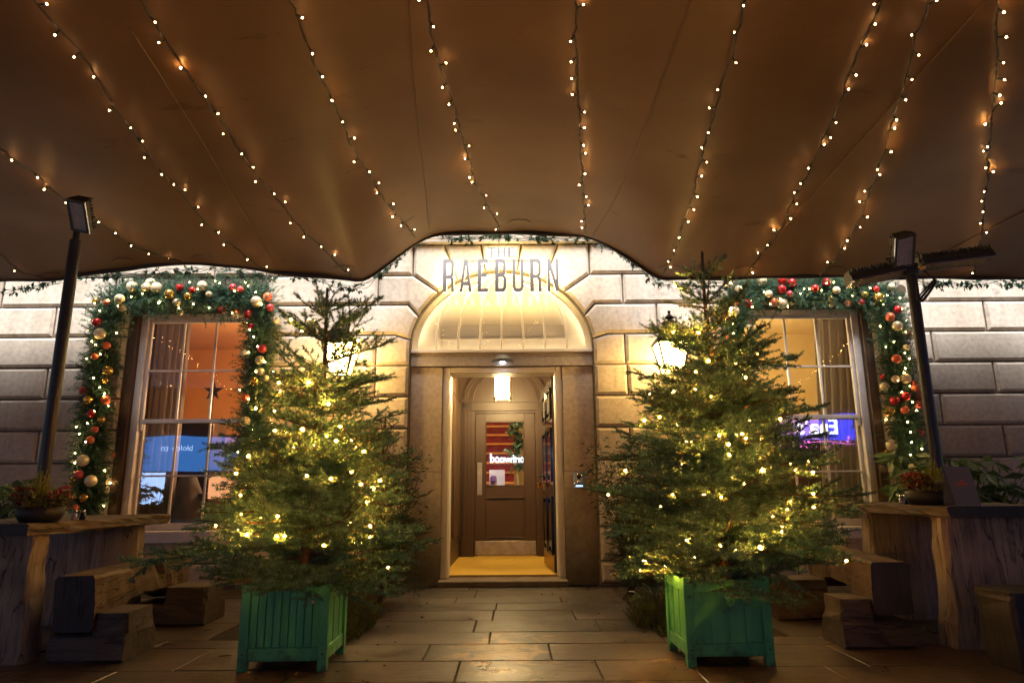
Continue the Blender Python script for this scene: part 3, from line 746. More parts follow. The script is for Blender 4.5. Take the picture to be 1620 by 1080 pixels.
# --- vestibule
YD = 9.4; vx0, vx1 = -.73, .54; VF = .07; VT = 2.66
v = MB()
v.add([(vx0, YR + .30, VF), (vx0, YD, VF), (vx0, YD, VT), (vx0, YR + .30, VT)], [(0, 1, 2, 3)])
v.add([(vx1, YR + .30, VF), (vx1, YD, VF), (vx1, YD, VT), (vx1, YR + .30, VT)], [(3, 2, 1, 0)])
v.add([(vx0, YR + .31, 2.15), (vx1, YR + .31, 2.15), (vx1, YR + .31, VT), (vx0, YR + .31, VT)], [(0, 1, 2, 3)])
v.box(vx0, vx0 + .012, YR + .33, YD - .05, VF, VF + .16)       # skirting
for a, b in ((7.6, 8.35), (8.5, 9.25)):
    v.box(vx0, vx0 + .01, a, b, .35, .37); v.box(vx0, vx0 + .01, a, b, 2.1, 2.12); v.box(vx0, vx0 + .01, a, a + .02, .37, 2.1); v.box(vx0, vx0 + .01, b - .02, b, .37, 2.1)
v.build('vestibule_wall', 'brown_wall', bld)
MB().add([(vx0, YR + .30, VT), (vx1, YR + .30, VT), (vx1, YD, VT), (vx0, YD, VT)], [(0, 1, 2, 3)]).build('vestibule_ceiling', 'brown_wall', bld)
MB().box(vx0, vx1, YR + .216, YD + .1, 0, VF).build('carpet_floor', 'carpet', bld)
# door surround with arch
dl, dr, dt = P(752, 655, YD).x, P(846, 655, YD).x, 1.955
dcx = (dl + dr) / 2
su = MB(); gx0, gx1, gz0, gz1 = -.375, .16, .975, 1.845
su.box(vx0, dl - .004, YD, YD + .1, VF, VT); su.box(dr + .004, vx1, YD, YD + .1, VF, VT); su.box(dl - .004, dr + .004, YD, YD + .1, dt + .004, VT); su.box(dl - .03, dr + .03, YD + .101, YD + .11, dt - .03, dt + .03); su.box(dl - .03, dl + .03, YD + .101, YD + .11, VF, dt - .03); su.box(dr - .03, dr + .03, YD + .101, YD + .11, VF, dt - .03)
su.box(dl - .17, dl - .03, YD - .03, YD, VF + .25, dt + .03); su.box(dr + .03, dr + .17, YD - .03, YD, VF + .25, dt + .03)
su.box(dl - .18, dl - .02, YD - .045, YD, VF, VF + .25); su.box(dr + .02, dr + .18, YD - .045, YD, VF, VF + .25)
for x in (dl - .15, dl - .10, dr + .06, dr + .11): su.box(x, x + .02, YD - .042, YD - .03, VF + .25, dt + .03)
su.box(dl - .18, dr + .18, YD - .04, YD, dt + .034, dt + .06); su.box(dl - .17, dr + .17, YD - .03, YD, dt + .06, dt + .15); su.box(dl - .2, dr + .2, YD - .06, YD, dt + .15, dt + .185)
zc0 = dt + .187; hw = (dr - dl) / 2 + .16
for k0, k1, yy in ((1.0, .95, .07), (.945, .90, .035), (.80, .76, .05)):
    for i in range(24):
        a, b = PI * i / 24, PI * (i + 1) / 24
        q = [(dcx + hw * k * math.cos(t), zc0 + .5 * k * math.sin(t)) for k, t in ((k0, a), (k0, b), (k1, b), (k1, a))]
        su.loft([[(x, YD, z) for x, z in q], [(x, YD - yy, z) for x, z in q]])
su.build('door_surround', 'brown_paint', bld)
for x in (dl - .1, dr + .1):
    c = MB(); c.box(x - .06, x + .06, YD - .05, YD - .03, dt + .062, dt + .148)
    for k in range(6): c.box(x - .05 + .018 * k, x - .04 + .018 * k, YD - .06, YD - .05, dt + .072, dt + .138)
    c.build('corner_block', 'dark_wood', bld)
d = MB(); z0 = VF + .012
d.box(dl, gx0, YD + .02, YD + .065, z0, dt); d.box(gx1, dr, YD + .02, YD + .065, z0, dt)
d.box(gx0, gx1, YD + .02, YD + .065, gz1, dt); d.box(gx0, gx1, YD + .02, YD + .065, .83, gz0); d.box(gx0, gx1, YD + .02, YD + .065, z0, .30); d.box(gx0, gx1, YD + .035, YD + .06, .30, .83)
for a, b, z_a, z_b in ((gx0, gx1, .30, .83), (gx0, gx1, gz0, gz1)):
    d.box(a, b, YD + .008, YD + .034, z_a, z_a + .014); d.box(a, b, YD + .008, YD + .034, z_b - .014, z_b); d.box(a, a + .014, YD + .008, YD + .034, z_a + .014, z_b - .014); d.box(b - .014, b, YD + .008, YD + .034, z_a + .014, z_b - .014)
ind = d.build('inner_door', 'brown_paint', bld, bevel=.004)
g = MB(); g.add([(gx0, YD + .05, gz0), (gx1, YD + .05, gz0), (gx1, YD + .05, gz1), (gx0, YD + .05, gz1)], [(0, 1, 2, 3)]); g.build('pane', 'window_glass', ind)
MB().box(dl + .03, dl + .095, YD + .004, YD + .019, .86, 1.29).build('push_plate', 'steel_plate', ind, bevel=.003)
MB().box(dl + .005, dr - .005, YD + .008, YD + .019, VF + .02, .265).build('kick_plate', 'steel_plate', ind, bevel=.003)
# open black outer door, folded back on the right
hx, hy = .47, YR + .24
ang = math.radians(86.5)
dirv = Vector((-math.cos(ang), math.sin(ang), 0)); nv = Vector((-dirv.y, dirv.x, 0))
if nv.x > 0: nv = -nv
def leafbox(m, s0, s1, z_a, z_b, t0, t1):
    c = Vector((hx, hy, (z_a + z_b) / 2)) + dirv * ((s0 + s1) / 2) + nv * ((t0 + t1) / 2)
    m.obox(c, dirv * ((s1 - s0) / 2), nv * ((t1 - t0) / 2), Vector((0, 0, (z_b - z_a) / 2)))
lf = MB(); LW = 1.02
leafbox(lf, 0, LW, .085, 2.12, 0, .045)
for a, b in ((.1, .46), (.56, .92)):
    for z_a, z_b in ((.25, .85), (1.0, 1.58), (1.68, 2.02)):
        leafbox(lf, a, b, z_a, z_a + .03, .045, .06); leafbox(lf, a, b, z_b - .03, z_b, .045, .06); leafbox(lf, a, a + .03, z_a + .03, z_b - .03, .045, .06); leafbox(lf, b - .03, b, z_a + .03, z_b - .03, .045, .06)
        leafbox(lf, a + .07, b - .07, z_a + .07, z_b - .07, .045, .056)
lf_o = lf.build('outer_door', 'black_gloss', bld, bevel=.004)
k_ = MB(); leafbox(k_, .90, 1.0, .92, 1.2, .046, .058); leafbox(k_, .93, .97, 1.06, 1.1, .058, .11)
kc = Vector((hx, hy, .98)) + dirv * .95 + nv * .1; k_.lathe([(.012, -.04), (.03, -.02), (.034, 0), (.03, .02), (.012, .03)], kc, 14); k_.build('lock', 'brass', lf_o)
k_ = MB(); leafbox(k_, .02, LW - .02, .09, .24, .046, .05); k_.build('kick_plate', 'brass', lf_o)
for z in (.38, 1.02, 1.62):
    k_ = MB(); k_.lathe([(.011, 0), (.011, .1)], Vector((hx - .006, hy - .012, z)), 8); k_.build('hinge', 'chrome', lf_o)
# hall seen through the glazed door
h_ = MB()
h_.add([(-1.6, 12.6, .07), (1.4, 12.6, .07), (1.4, 12.6, 3.4), (-1.6, 12.6, 3.4)], [(3, 2, 1, 0)])
h_.add([(-1.6, 9.52, .07), (-1.6, 12.6, .07), (-1.6, 12.6, 3.4), (-1.6, 9.52, 3.4)], [(3, 2, 1, 0)])
h_.add([(1.4, 9.52, .07), (1.4, 12.6, .07), (1.4, 12.6, 3.4), (1.4, 9.52, 3.4)], [(0, 1, 2, 3)])
h_.add([(-1.6, 9.52, 3.4), (1.4, 9.52, 3.4), (1.4, 12.6, 3.4), (-1.6, 12.6, 3.4)], [(0, 1, 2, 3)])
h_.add([(-1.6, 9.52, .07), (1.4, 9.52, .07), (1.4, 12.6, .07), (-1.6, 12.6, .07)], [(3, 2, 1, 0)])
h_.build('hall_wall', 'room_yellow', bld)
tr = MB()
for i in range(14):
    y, z = 10.5 + .15 * i, .07 + .165 * i
    tr.box(-1.2, .02, y, y + .17, z, z + .165 - .035, 0); tr.box(-1.2, .02, y - .02, y + .17, z + .13, z + .165, 1)
tr.build('staircase', ['tread_carpet', 'tread_edge'], bld)
lamp('hall_lamp', (-.3, 10.1, 2.9), 60, (1, .7, .36), .12)
po = MB(); po.box(-.35, -.12, 10.3, 10.31, .98, 1.22); po.lathe([(.05, 0), (.045, .07), (.02, .09)], (-.29, 10.30, 1.05), 12, 1)
po.box(-.33, -.27, 10.285, 10.299, .99, 1.06, 1); po.box(-.235, -.225, 10.31, 10.32, .07, .98, 1)
tag(po.build('poster_stand', ['poster_paper', 'purple_ink']), 'pale poster with a purple portrait standing behind the door glass', 'poster')
ng = MB(); ng.tube([(.07, 10.4, .07), (.07, 10.4, 1.98)], .022, 8); ng.lathe([(.03, 1.98), (.045, 2.01), (.02, 2.05)], (.07, 10.4, 0), 10)
tag(ng.build('newel_post', 'cream_paint'), 'cream newel post at the foot of the staircase inside', 'post')
C_ = []; D_ = []
for i in range(420):
    t = random.random(); C_.append((.07 + random.gauss(0, .06) + .05 * math.sin(t * 14), 10.33 + random.gauss(0, .03), 1.2 + .75 * t)); D_.append((random.gauss(0, 1), -.6 + random.gauss(0, .6), random.gauss(0, 1)))
o = np_mesh('stair_garland', leaves(C_, D_, .07, .6), 4, 'fatsia', None, np.repeat(NR.random(420), 2)); tag(o, 'leafy green garland wound round the cream newel post', 'garland')

# ------------------------------------------------------------------ small things on the facade
def lantern(x, z, label):
    t = thing('wall_lantern', (x, Y0, z), label, 'lantern', 'lanterns beside the door')
    yc = Y0 - .30; ztop, zbot = z + .08, z - .22; rt, rb = .155, .085
    r4 = math.sqrt(2)
    g = MB(); g.lathe([(rb * r4 * .97, zbot + .012), (rt * r4 * .97, ztop - .006)], (x, yc, 0), 4, a0=PI / 4); g.build('lantern_glass', 'lantern_glow', t)
    f = MB()
    for sx in (-1, 1):
        for sy in (-1, 1): f.tube([(x + sx * rb, yc + sy * rb, zbot), (x + sx * rt, yc + sy * rt, ztop)], .0125, 5)
    for r_, z_ in ((rb, zbot), (rt, ztop)):
        for a, b in (((-1, -1), (1, -1)), ((1, -1), (1, 1)), ((1, 1), (-1, 1)), ((-1, 1), (-1, -1))): f.tube([(x + a[0] * r_, yc + a[1] * r_, z_), (x + b[0] * r_, yc + b[1] * r_, z_)], .01, 5)
    f.build('frame', 'black_metal', t)
    r = MB(); r.lathe([(rt * r4 * 1.08, ztop + .008), (rt * r4 * 1.08, ztop + .02), (.10, ztop + .15), (.075, ztop + .16)], (x, yc, 0), 4, a0=PI / 4); r.build('lantern_roof', 'black_metal', t)
    k = MB(); zg = ztop + .16
    for i in range(20):
        a = 2 * PI * i / 20; k.tube([(x + .066 * math.cos(a), yc + .066 * math.sin(a), zg), (x + .075 * math.cos(a + .3), yc + .075 * math.sin(a + .3), zg + .055)], .004, 4)
        k.tube([(x + .066 * math.cos(a), yc + .066 * math.sin(a), zg), (x + .075 * math.cos(a - .3), yc + .075 * math.sin(a - .3), zg + .055)], .004, 4)
    k.lathe([(.08, zg + .055), (.08, zg + .064), (.02, zg + .075), (.018, zg + .085), (.045, zg + .10), (.048, zg + .115), (.025, zg + .135), (.01, zg + .15), (.018, zg + .17), (.008, zg + .185)], (x, yc, 0), 16); k.build('finial', 'black_metal', t, smooth=False)
    b = MB(); b.box(x - .05, x + .05, Y0 - .014, Y0, z - .18, z + .1); b.tube([(x, Y0 - .01, z - .12), (x, Y0 - .12, z - .26), (x, yc, z - .27), (x, yc, zbot - .01)], .012, 6); b.tube([(x, Y0 - .01, z + .05), (x, Y0 - .1, z - .02), (x, yc + rt * .8, zbot + .2)], .008, 6); b.build('bracket', 'black_metal', t)
lp, rp = P(540, 558, Y0 - .3), P(1062, 556, Y0 - .3)
lantern(lp.x, lp.z, 'black wall lantern behind the tree left of the door')
lantern(rp.x, rp.z, 'black wall lantern behind the tree right of the door')

c = P(795, 612, 8.2)
pt = thing('porch_lantern', (c.x, 8.2, c.z), 'small lit glass lantern hanging in the entrance lobby', 'lantern')
g = MB(); g.box(c.x - .082, c.x + .082, 8.12, 8.28, c.z - .125, c.z + .125); g.build('lantern_glass', 'porch_glow', pt)
f = MB()
for sx in (-1, 1):
    for sy in (-1, 1):
        f.tube([(c.x + sx * .09, 8.2 + sy * .088, c.z - .14), (c.x + sx * .09, 8.2 + sy * .088, c.z + .14)], .008, 5)
        f.lathe([(.014, 0), (.02, .014), (.006, .03)], (c.x + sx * .09, 8.2 + sy * .088, c.z + .14), 8); f.lathe([(.006, -.03), (.02, -.014), (.014, 0)], (c.x + sx * .09, 8.2 + sy * .088, c.z - .14), 8)
for z_ in (-.135, .13):
    for sg in (-1, 1):
        f.box(c.x - .095, c.x + .095, 8.2 + sg * .086 - .007, 8.2 + sg * .086 + .007, c.z + z_ - .006, c.z + z_ + .006); f.box(c.x + sg * .088 - .007, c.x + sg * .088 + .007, 8.121, 8.279, c.z + z_ - .006, c.z + z_ + .006)
f.tube([(c.x, 8.2, c.z + .14), (c.x, 8.2, VT)], .007, 6)
f.build('frame', 'brass', pt)

c = P(795, 566, YR - .1)
bt = thing('doorway_downlight', (c.x, YR - .03, c.z), 'grey half dome downlight on the lintel above the door', 'lamp')
dm = MB(); rings = []
for i in range(9):
    a = i / 8 * PI / 2; rings.append([(c.x + .12 * math.cos(a) * math.cos(b), YR - .031 - .11 * math.cos(a) * math.sin(b), c.z - .045 + .095 * math.sin(a)) for b in [PI * k / 16 for k in range(17)]])
dm.loft(rings, closed=False, cap=None); dm.build('hood', 'hood_grey', bt, smooth=True)
g = MB(); g.lathe([(.028, c.z - .05), (.028, c.z - .04)], (c.x, YR - .08, 0), 16); g.build('lens', 'spot_glow', bt)
sl = bpy.data.lights.new('downlight', 'SPOT'); sl.energy = 22; sl.color = (1, .72, .42); sl.spot_size = math.radians(95); sl.spot_blend = .6; sl.shadow_soft_size = .03
so = bpy.data.objects.new('downlight', sl); COL.objects.link(so); so.location = (c.x, YR - .085, c.z - .06); so.rotation_euler = (math.radians(-22), 0, 0)

c = P(916, 759, YR)
it = thing('intercom', (c.x, YR, c.z), 'steel intercom panel with blue lit button on the right door pilaster', 'intercom')
MB().box(c.x - .06, c.x + .06, YR - .018, YR, c.z - .085, c.z + .085).build('faceplate', 'chrome', it, bevel=.006)
k_ = MB(); k_.lathe([(.026, 0), (.024, .012), (.012, .018)], (c.x, YR - .018, c.z + .035), 16, rot=Matrix.Rotation(PI / 2, 3, 'X')); k_.build('camera_dome', 'black_gloss', it, smooth=True)
k_ = MB(); k_.lathe([(.026, 0), (.022, .012), (.01, .016)], (c.x, YR - .018, c.z - .022), 16, rot=Matrix.Rotation(PI / 2, 3, 'X')); k_.build('button', 'chrome', it, smooth=True)
MB().box(c.x - .035, c.x + .035, YR - .021, YR - .0185, c.z - .066, c.z - .052).build('name_strip', 'intercom_blue', it)

c = P(1423, 459, Y0)
k_ = MB(); k_.lathe([(.06, 0), (.06, .02), (.05, .028)], (c.x, Y0, c.z), 24, rot=Matrix.Rotation(PI / 2, 3, 'X')); tag(k_.build('alarm_disc', 'brown_wall'), 'round pinkish brown disc on the wall right of the garland', 'alarm disc')
k_ = MB(); c = P(800, 383, Y0); k_.box(c.x - .02, c.x + .02, Y0 - .035, Y0 - .004, z8 + .06, z8 + .40); tag(k_.build('cable_cover', 'black_plastic'), 'dark vertical cable cover on the wall above the sign', 'cable cover')

# --- sign letters
T_ = .34
LET = {
 'R': [[(0, 0), (0, 1), (.74, 1), (.9, .97), (1, .88), (1, .58), (.95, .5), (.86, .47), (.95, .43), (.98, .36), (1.04, 0), (.77, 0), (.72, .36), (.64, .41), (T_, .41), (T_, 0)], [(T_, .9), (.64, .9), (.73, .86), (.73, .56), (.64, .51), (T_, .51)]],
 'A': [[(-.04, 0), (.33, 1), (.67, 1), (1.04, 0), (.77, 0), (.71, .2), (.29, .2), (.23, 0)], [(.335, .31), (.665, .31), (.5, .84)]],
 'E': [[(0, 0), (0, 1), (.95, 1), (.95, .9), (T_, .9), (T_, .56), (.85, .56), (.85, .46), (T_, .46), (T_, .1), (.95, .1), (.95, 0)]],
 'B': [[(0, 0), (0, 1), (.72, 1), (.9, .97), (.98, .88), (.98, .62), (.93, .55), (.84, .51), (.95, .47), (1.02, .38), (1.02, .13), (.93, .03), (.76, 0)], [(T_, .9), (.64, .9), (.71, .86), (.71, .6), (.63, .55), (T_, .55)], [(T_, .45), (.66, .45), (.75, .4), (.75, .15), (.66, .1), (T_, .1)]],
 'U': [[(0, 1), (0, .14), (.09, .04), (.3, 0), (.7, 0), (.91, .04), (1, .14), (1, 1), (.73, 1), (.73, .15), (.66, .1), (.34, .1), (.27, .15), (.27, 1)]],
 'N': [[(0, 0), (0, 1), (.26, 1), (.76, .34), (.76, 1), (1, 1), (1, 0), (.76, 0), (.25, .66), (.25, 0)]],
 'T': [[(.37, 0), (.37, .88), (.02, .88), (.02, 1), (.98, 1), (.98, .88), (.63, .88), (.63, 0)]],
 'H': [[(0, 0), (0, 1), (.25, 1), (.25, .57), (.75, .57), (.75, 1), (1, 1), (1, 0), (.75, 0), (.75, .45), (.25, .45), (.25, 0)]],
}
def curve_mesh(contours, depth):
    cu = bpy.data.curves.new('tmp', 'CURVE'); cu.dimensions = '2D'; cu.fill_mode = 'BOTH'; cu.extrude = depth / 2
    for ct in contours:
        sp = cu.splines.new('POLY'); sp.points.add(len(ct) - 1); sp.use_cyclic_u = True
        for q, (a, b) in zip(sp.points, ct): q.co = (a, b, 0, 1)
    o = bpy.data.objects.new('tmp', cu); COL.objects.link(o)
    dg = bpy.context.evaluated_depsgraph_get(); dg.update()
    me = bpy.data.meshes.new_from_object(o.evaluated_get(dg))
    bpy.data.objects.remove(o); bpy.data.curves.remove(cu)
    return me
YS = Y0 - .115
sa, sb = P(701, 411, YS), P(884, 461, YS)
sgn = thing('building_sign', ((sa.x + sb.x) / 2, YS, sb.z), 'backlit grey metal letters reading THE RAEBURN above the arched fanlight', 'sign')
def put_letter(chr_, x, z, w_, h_):
    cts = [[(a * w_, b * h_) for a, b in ct] for ct in LET[chr_]]
    me = curve_mesh(cts, .03); me.name = 'letter'
    me.materials.append(MATS['grey_letter'])
    me.transform(Matrix.Rotation(PI / 2, 4, 'X'))
    o = link('letter', me, sgn, (x, YS, z))
    # halo light: the back of the same letter shape
    mb = curve_mesh(cts, .012); mb.name = 'letter_backlight'; mb.materials.append(MATS['sign_glow']); mb.transform(Matrix.Rotation(PI / 2, 4, 'X'))
    link('letter_backlight', mb, o, (x, YS + .022, z))
W7 = sb.x - sa.x; H7 = sa.z - sb.z; pitch = (W7 - .118) / 6
for i, q in enumerate('RAEBURN'): put_letter(q, sa.x + pitch * i, sb.z, .118, H7)
ta, tb = P(771, 392, YS), P(816, 407, YS)
for i, q in enumerate('THE'): put_letter(q, ta.x + (tb.x - ta.x - .085) / 2 * i, tb.z, .085, ta.z - tb.z)
bar = MB(); bar.box(sa.x + .25, sb.x - .25, YS + .012, YS + .018, tb.z - .04, tb.z - .032); bar.build('fixing_rail', 'black_metal', sgn)

# ------------------------------------------------------------------ canopy
YE = 6.55
epx = [(-9, None)] ;
edge_px = [(0, 443), (90, 440), (150, 430), (230, 418), (320, 415), (380, 421), (430, 429), (500, 434), (575, 443), (605, 422), (640, 396), (665, 380), (690, 370), (740, 366), (795, 366), (860, 367), (925, 372), (955, 384), (990, 404), (1020, 424), (1045, 440), (1090, 438), (1150, 437), (1225, 437), (1300, 435), (1400, 436), (1500, 437), (1620, 440)]
EX = np.array([-9.2] + [P(a, b, YE).x for a, b in edge_px] + [9.2]); EZ = np.array([3.0] + [P(a, b, YE).z for a, b in edge_px] + [2.95])
def edge_z(x):
    return .5 * np.interp(x, EX, EZ) + .25 * np.interp(x - .07, EX, EZ) + .25 * np.interp(x + .07, EX, EZ)
def canopy_z(x, y):
    x = np.asarray(x, float); y = np.asarray(y, float)
    s = np.maximum(0, YE - y); w_ = np.exp(-s / 1.15)
    C = 3.52 + .16 * np.exp(-((x + .1) / 3.0) ** 2) + .05 * np.sin(y * .9 + .4) + .035 * np.sin(x * 1.1 + .5 * y)
    v_ = .24 * np.exp(-((np.abs(x + .0) - 1.5) / (.38 + .25 * s)) ** 2) * np.exp(-s / 1.9) * (1 - np.exp(-s / .5))
    v_ = v_ + .10 * np.exp(-((np.abs(x + .0) - 3.05) / .5) ** 2) * np.exp(-s / 2.5) * (1 - w_)
    wr = .010 * np.exp(-s / .55) * (1 - np.exp(-s / .05)) * np.sin(x * 11 + 2.2 * np.sin(x * 2.3)) + .006 * np.exp(-s / 1.6) * np.sin(x * 5.3 + s * 2.1 + 1.5 * np.sin(x * 1.7))
    return edge_z(x) * w_ + C * (1 - w_) - v_ + wr
can = thing('canopy', (0, 2, 0), 'brown stretch fabric canopy spread over the terrace', 'canopy')
gx = np.concatenate([np.linspace(-9, -5.2, 20), np.linspace(-5.15, 5.15, 150), np.linspace(5.2, 9, 20)]); gy = np.concatenate([np.linspace(-2.6, 3.4, 34), np.linspace(3.5, YE, 70)])
GX, GY = np.meshgrid(gx, gy); GZ = canopy_z(GX, GY)
cm = MB(); nx = len(gx)
cm.v = list(zip(GX.ravel().tolist(), GY.ravel().tolist(), GZ.ravel().tolist()))
cm.f = [[j * nx + i, j * nx + i + 1, (j + 1) * nx + i + 1, (j + 1) * nx + i] for j in range(len(gy) - 1) for i in range(nx - 1)]; cm.mi = [0] * len(cm.f)
cm.build('fabric', 'canopy_fabric', can, smooth=True)
hem = MB(); rings = []
for x in np.linspace(-9, 9, 260):
    z = float(edge_z(x)); hh = .026 + .014 * math.sin(x * 5.3) * math.sin(x * 2.1)
    rings.append([(x, YE - .005, z + .008), (x, YE + .014, z + .008), (x, YE + .018, z - hh), (x, YE - .002, z - hh)])
hem.loft(rings); hem.build('hem', 'black_plastic', can, smooth=True)
def on_canopy(px, py, drop=.03):
    d_ = ray(px, py); lo, hi = .4, YE - .01
    f_ = lambda Y: HC + d_.z * Y - (float(canopy_z(d_.x * Y, Y)) - drop)
    if f_(hi) < 0: return Vector((d_.x * hi, hi, HC + d_.z * hi))
    prev = lo
    for Y in np.arange(lo, hi, .05):
        if f_(Y) > 0: hi = Y; lo = prev; break
        prev = Y
    for _ in range(30):
        m_ = (lo + hi) / 2
        if f_(m_) > 0: hi = m_
        else: lo = m_
    return Vector((d_.x * hi, hi, HC + d_.z * hi))
def resample(pts, step):
    out = [pts[0]]; carry = 0
    for a, b in zip(pts[:-1], pts[1:]):
        l = (b - a).length; t = step - carry
        while t < l:
            out.append(a + (b - a) * (t / l)); t += step
        carry = (carry + l) % step
    return out
def smooth_px(pts, n=8):
    out = []
    for i in range(len(pts) - 1):
        p0, p1, p2, p3 = pts[max(i - 1, 0)], pts[i], pts[i + 1], pts[min(i + 2, len(pts) - 1)]
        for k in range(n):
            t = k / n; out.append(tuple(.5 * (2 * p1[c] + (p2[c] - p0[c]) * t + (2 * p0[c] - 5 * p1[c] + 4 * p2[c] - p3[c]) * t * t + (3 * p1[c] - p0[c] - 3 * p2[c] + p3[c]) * t ** 3) for c in (0, 1)))
    return out + [pts[-1]]
for sp in ([(648, 0), (655, 110), (665, 220), (680, 362)], [(1092, 0), (1062, 85), (1015, 215), (975, 310), (938, 372)], [(205, 45), (260, 130), (320, 225), (375, 320), (438, 425)], [(1560, 0), (1450, 125), (1330, 260), (1250, 350), (1180, 432)], [(1620, 335), (1550, 370), (1475, 410)]):
    pts = [on_canopy(a, b, .004) for a, b in smooth_px(sp, 10)]
    MB().tube(pts, .006, 5).build('seam', 'canopy_fabric', can, smooth=True)

for (a, b) in ((85, 436), (195, 413), (320, 408), (545, 425), (822, 352), (1060, 424), (1180, 426), (1322, 426), (1475, 430)):
    pts = [on_canopy(a + 17 * math.cos(t), b - 5 * math.sin(t), .008) for t in (0, .5, 1.05, 1.6, 2.1, 2.65, PI)]
    MB().tube(pts, .0035, 4).build('stay_loop', 'black_plastic', can, smooth=True)
STR = [
 ([(0, 400), (40, 428), (75, 440)], 'short string of warm fairy lights at the far left edge'),
 ([(0, 230), (40, 262), (100, 312), (165, 358), (210, 385), (255, 402), (290, 413)], 'string of warm fairy lights passing behind the left heater head'),
 ([(60, 0), (85, 32), (150, 115), (200, 192), (245, 255), (300, 320), (350, 372), (395, 408), (440, 431)], 'fairy light string ending above the left garland'),
 ([(226, 0), (262, 62), (330, 160), (400, 265), (470, 350), (520, 402), (560, 436)], 'fairy light string ending at the left low point of the canopy edge'),
 ([(460, 0), (490, 78), (530, 168), (570, 252), (620, 328), (658, 372)], 'fairy light string ending at the left end of the raised canopy edge'),
 ([(674, 0), (690, 80), (720, 170), (745, 260), (770, 322), (795, 362)], 'fairy light string ending above the sign'),
 ([(910, 0), (912, 90), (917, 200), (922, 290), (927, 370)], 'near vertical fairy light string ending at the right end of the raised canopy edge'),
 ([(1177, 0), (1165, 60), (1140, 140), (1115, 230), (1090, 325), (1070, 390), (1048, 436)], 'fairy light string ending at the right low point of the canopy edge'),
 ([(1392, 0), (1350, 102), (1305, 212), (1260, 308), (1220, 382), (1175, 437)], 'fairy light string ending behind the tip of the right tree'),
 ([(1467, 0), (1440, 92), (1412, 190), (1380, 290), (1345, 372), (1298, 434)], 'fairy light string ending above the middle of the right garland'),
 ([(1578, 0), (1575, 100), (1568, 200), (1560, 300), (1550, 390), (1542, 434)], 'fairy light string passing behind the right arm of the heater'),
]
for x_, lab in ((-5.5, 'fairy light string left of the terrace heater, beyond the left edge'), (-6.7, 'outermost fairy light string on the left side of the canopy'), (5.6, 'fairy light string right of the terrace heater, beyond the right edge'), (6.8, 'outermost fairy light string on the right side of the canopy')): STR.append((x_, lab))
for si, (pp, lab) in enumerate(STR):
    pts = [on_canopy(a, b, .035) for a, b in smooth_px(pp, 8)] if isinstance(pp, list) else [Vector((pp * (1 + .03 * (6 - y_)), y_, float(canopy_z(pp * (1 + .03 * (6 - y_)), y_)) - .035)) for y_ in np.linspace(-2.3, 6.5, 30)]
    d0 = (pts[0] - pts[2])
    if isinstance(pp, list) and pp[0][1] == 0 and d0.length > 1e-4:
        d0 = d0.normalized(); ext = []
        for k in range(12, 0, -1):
            q = pts[0] + d0 * .35 * k; ext.append(Vector((q.x, q.y, float(canopy_z(q.x, q.y)) - .035)))
        ext = [q for q in ext if q.y > -2.3]
        pts = ext + pts
    fine = resample(pts, .05)
    for i, q in enumerate(fine): fine[i] = q + Vector((random.gauss(0, .004), 0, -.012 * (math.sin(i * .37 + si) + 1) + random.gauss(0, .003)))
    t = thing('light_string', fine[-1], lab, 'fairy lights', 'fairy light strings under the canopy')
    cab = MB(); cab.tube(fine, .0052, 5)
    cab.tube([q + Vector((.012 * math.sin(i * .9), .004, .006 * math.cos(i * .7))) for i, q in enumerate(fine)], .003, 4)
    acc = .05; k = 0
    bl = []
    L_ = sum((b - a).length for a, b in zip(fine[:-1], fine[1:])); stepb = .185
    for i in range(2, len(fine) - 1):
        acc += (fine[i] - fine[i - 1]).length
        if acc >= stepb * random.uniform(.85, 1.15):
            acc = 0; k += 1
            a = (fine[i + 1] - fine[i - 1]).normalized(); sd = a.cross(Vector((0, 0, 1))).normalized() * (1 if random.random() < .5 else -1)
            dr_ = (sd * random.uniform(.3, 1) + Vector((0, 0, -random.uniform(.25, 1) if random.random() < .7 else .25)) + a * random.uniform(-.2, .3)).normalized()
            e = fine[i] + dr_ * .035; cab.tube([fine[i], e], .0055, 5); bl.append(e + dr_ * .009)
    cab.build('cable', 'cable', t)
    for e in bl[-98:]: link('bulb', random.choices((BULB_S, BULB_SD, BULB_SB), (6, 4, .8 if si < 7 else 2.4))[0], t, e)

# ivy garlands hanging just outside the hem
def ivy(px_pts, label, n_leaf, clump=.25):
    pts = [P(a, b, YE + .07) for a, b in smooth_px(px_pts, 10)]; fine = resample(pts, .03)
    t = thing('ivy_garland', fine[len(fine) // 2], label, 'garland', 'ivy garlands along the canopy edge')
    wv = MB()
    for s_ in range(3): wv.tube([q + Vector((0, .02 * math.sin(i * .31 + s_ * 2), .022 * math.sin(i * .22 + s_ * 2.1) + .012 * math.sin(i * .9 + s_))) for i, q in enumerate(fine)], .0028, 4)
    wv.build('wire', 'wire', t)
    C_ = []; D_ = []
    for _ in range(n_leaf):
        u = random.random(); 
        if clump and (math.sin(u * 23 + n_leaf) < -.2) and random.random() < .75: continue
        q = fine[int(u * (len(fine) - 1))] + Vector((random.gauss(0, .02), random.gauss(0, .02), random.gauss(-.01, .02)))
        a = random.uniform(0, 2 * PI)
        for k in (-1, 0, 1): C_.append(q); D_.append((math.cos(a + k * .8), random.gauss(0, .3), math.sin(a + k * .8) - .25))
    np_mesh('leaves', leaves(C_, D_, NR.uniform(.035, .06, len(C_)), .55), 4, 'ivy', t, np.repeat(NR.random(len(C_)), 2))
ivy([(0, 462), (60, 452), (120, 440), (200, 436), (250, 430), (330, 426), (400, 432), (440, 445)], 'ivy garland over the left window', 150)
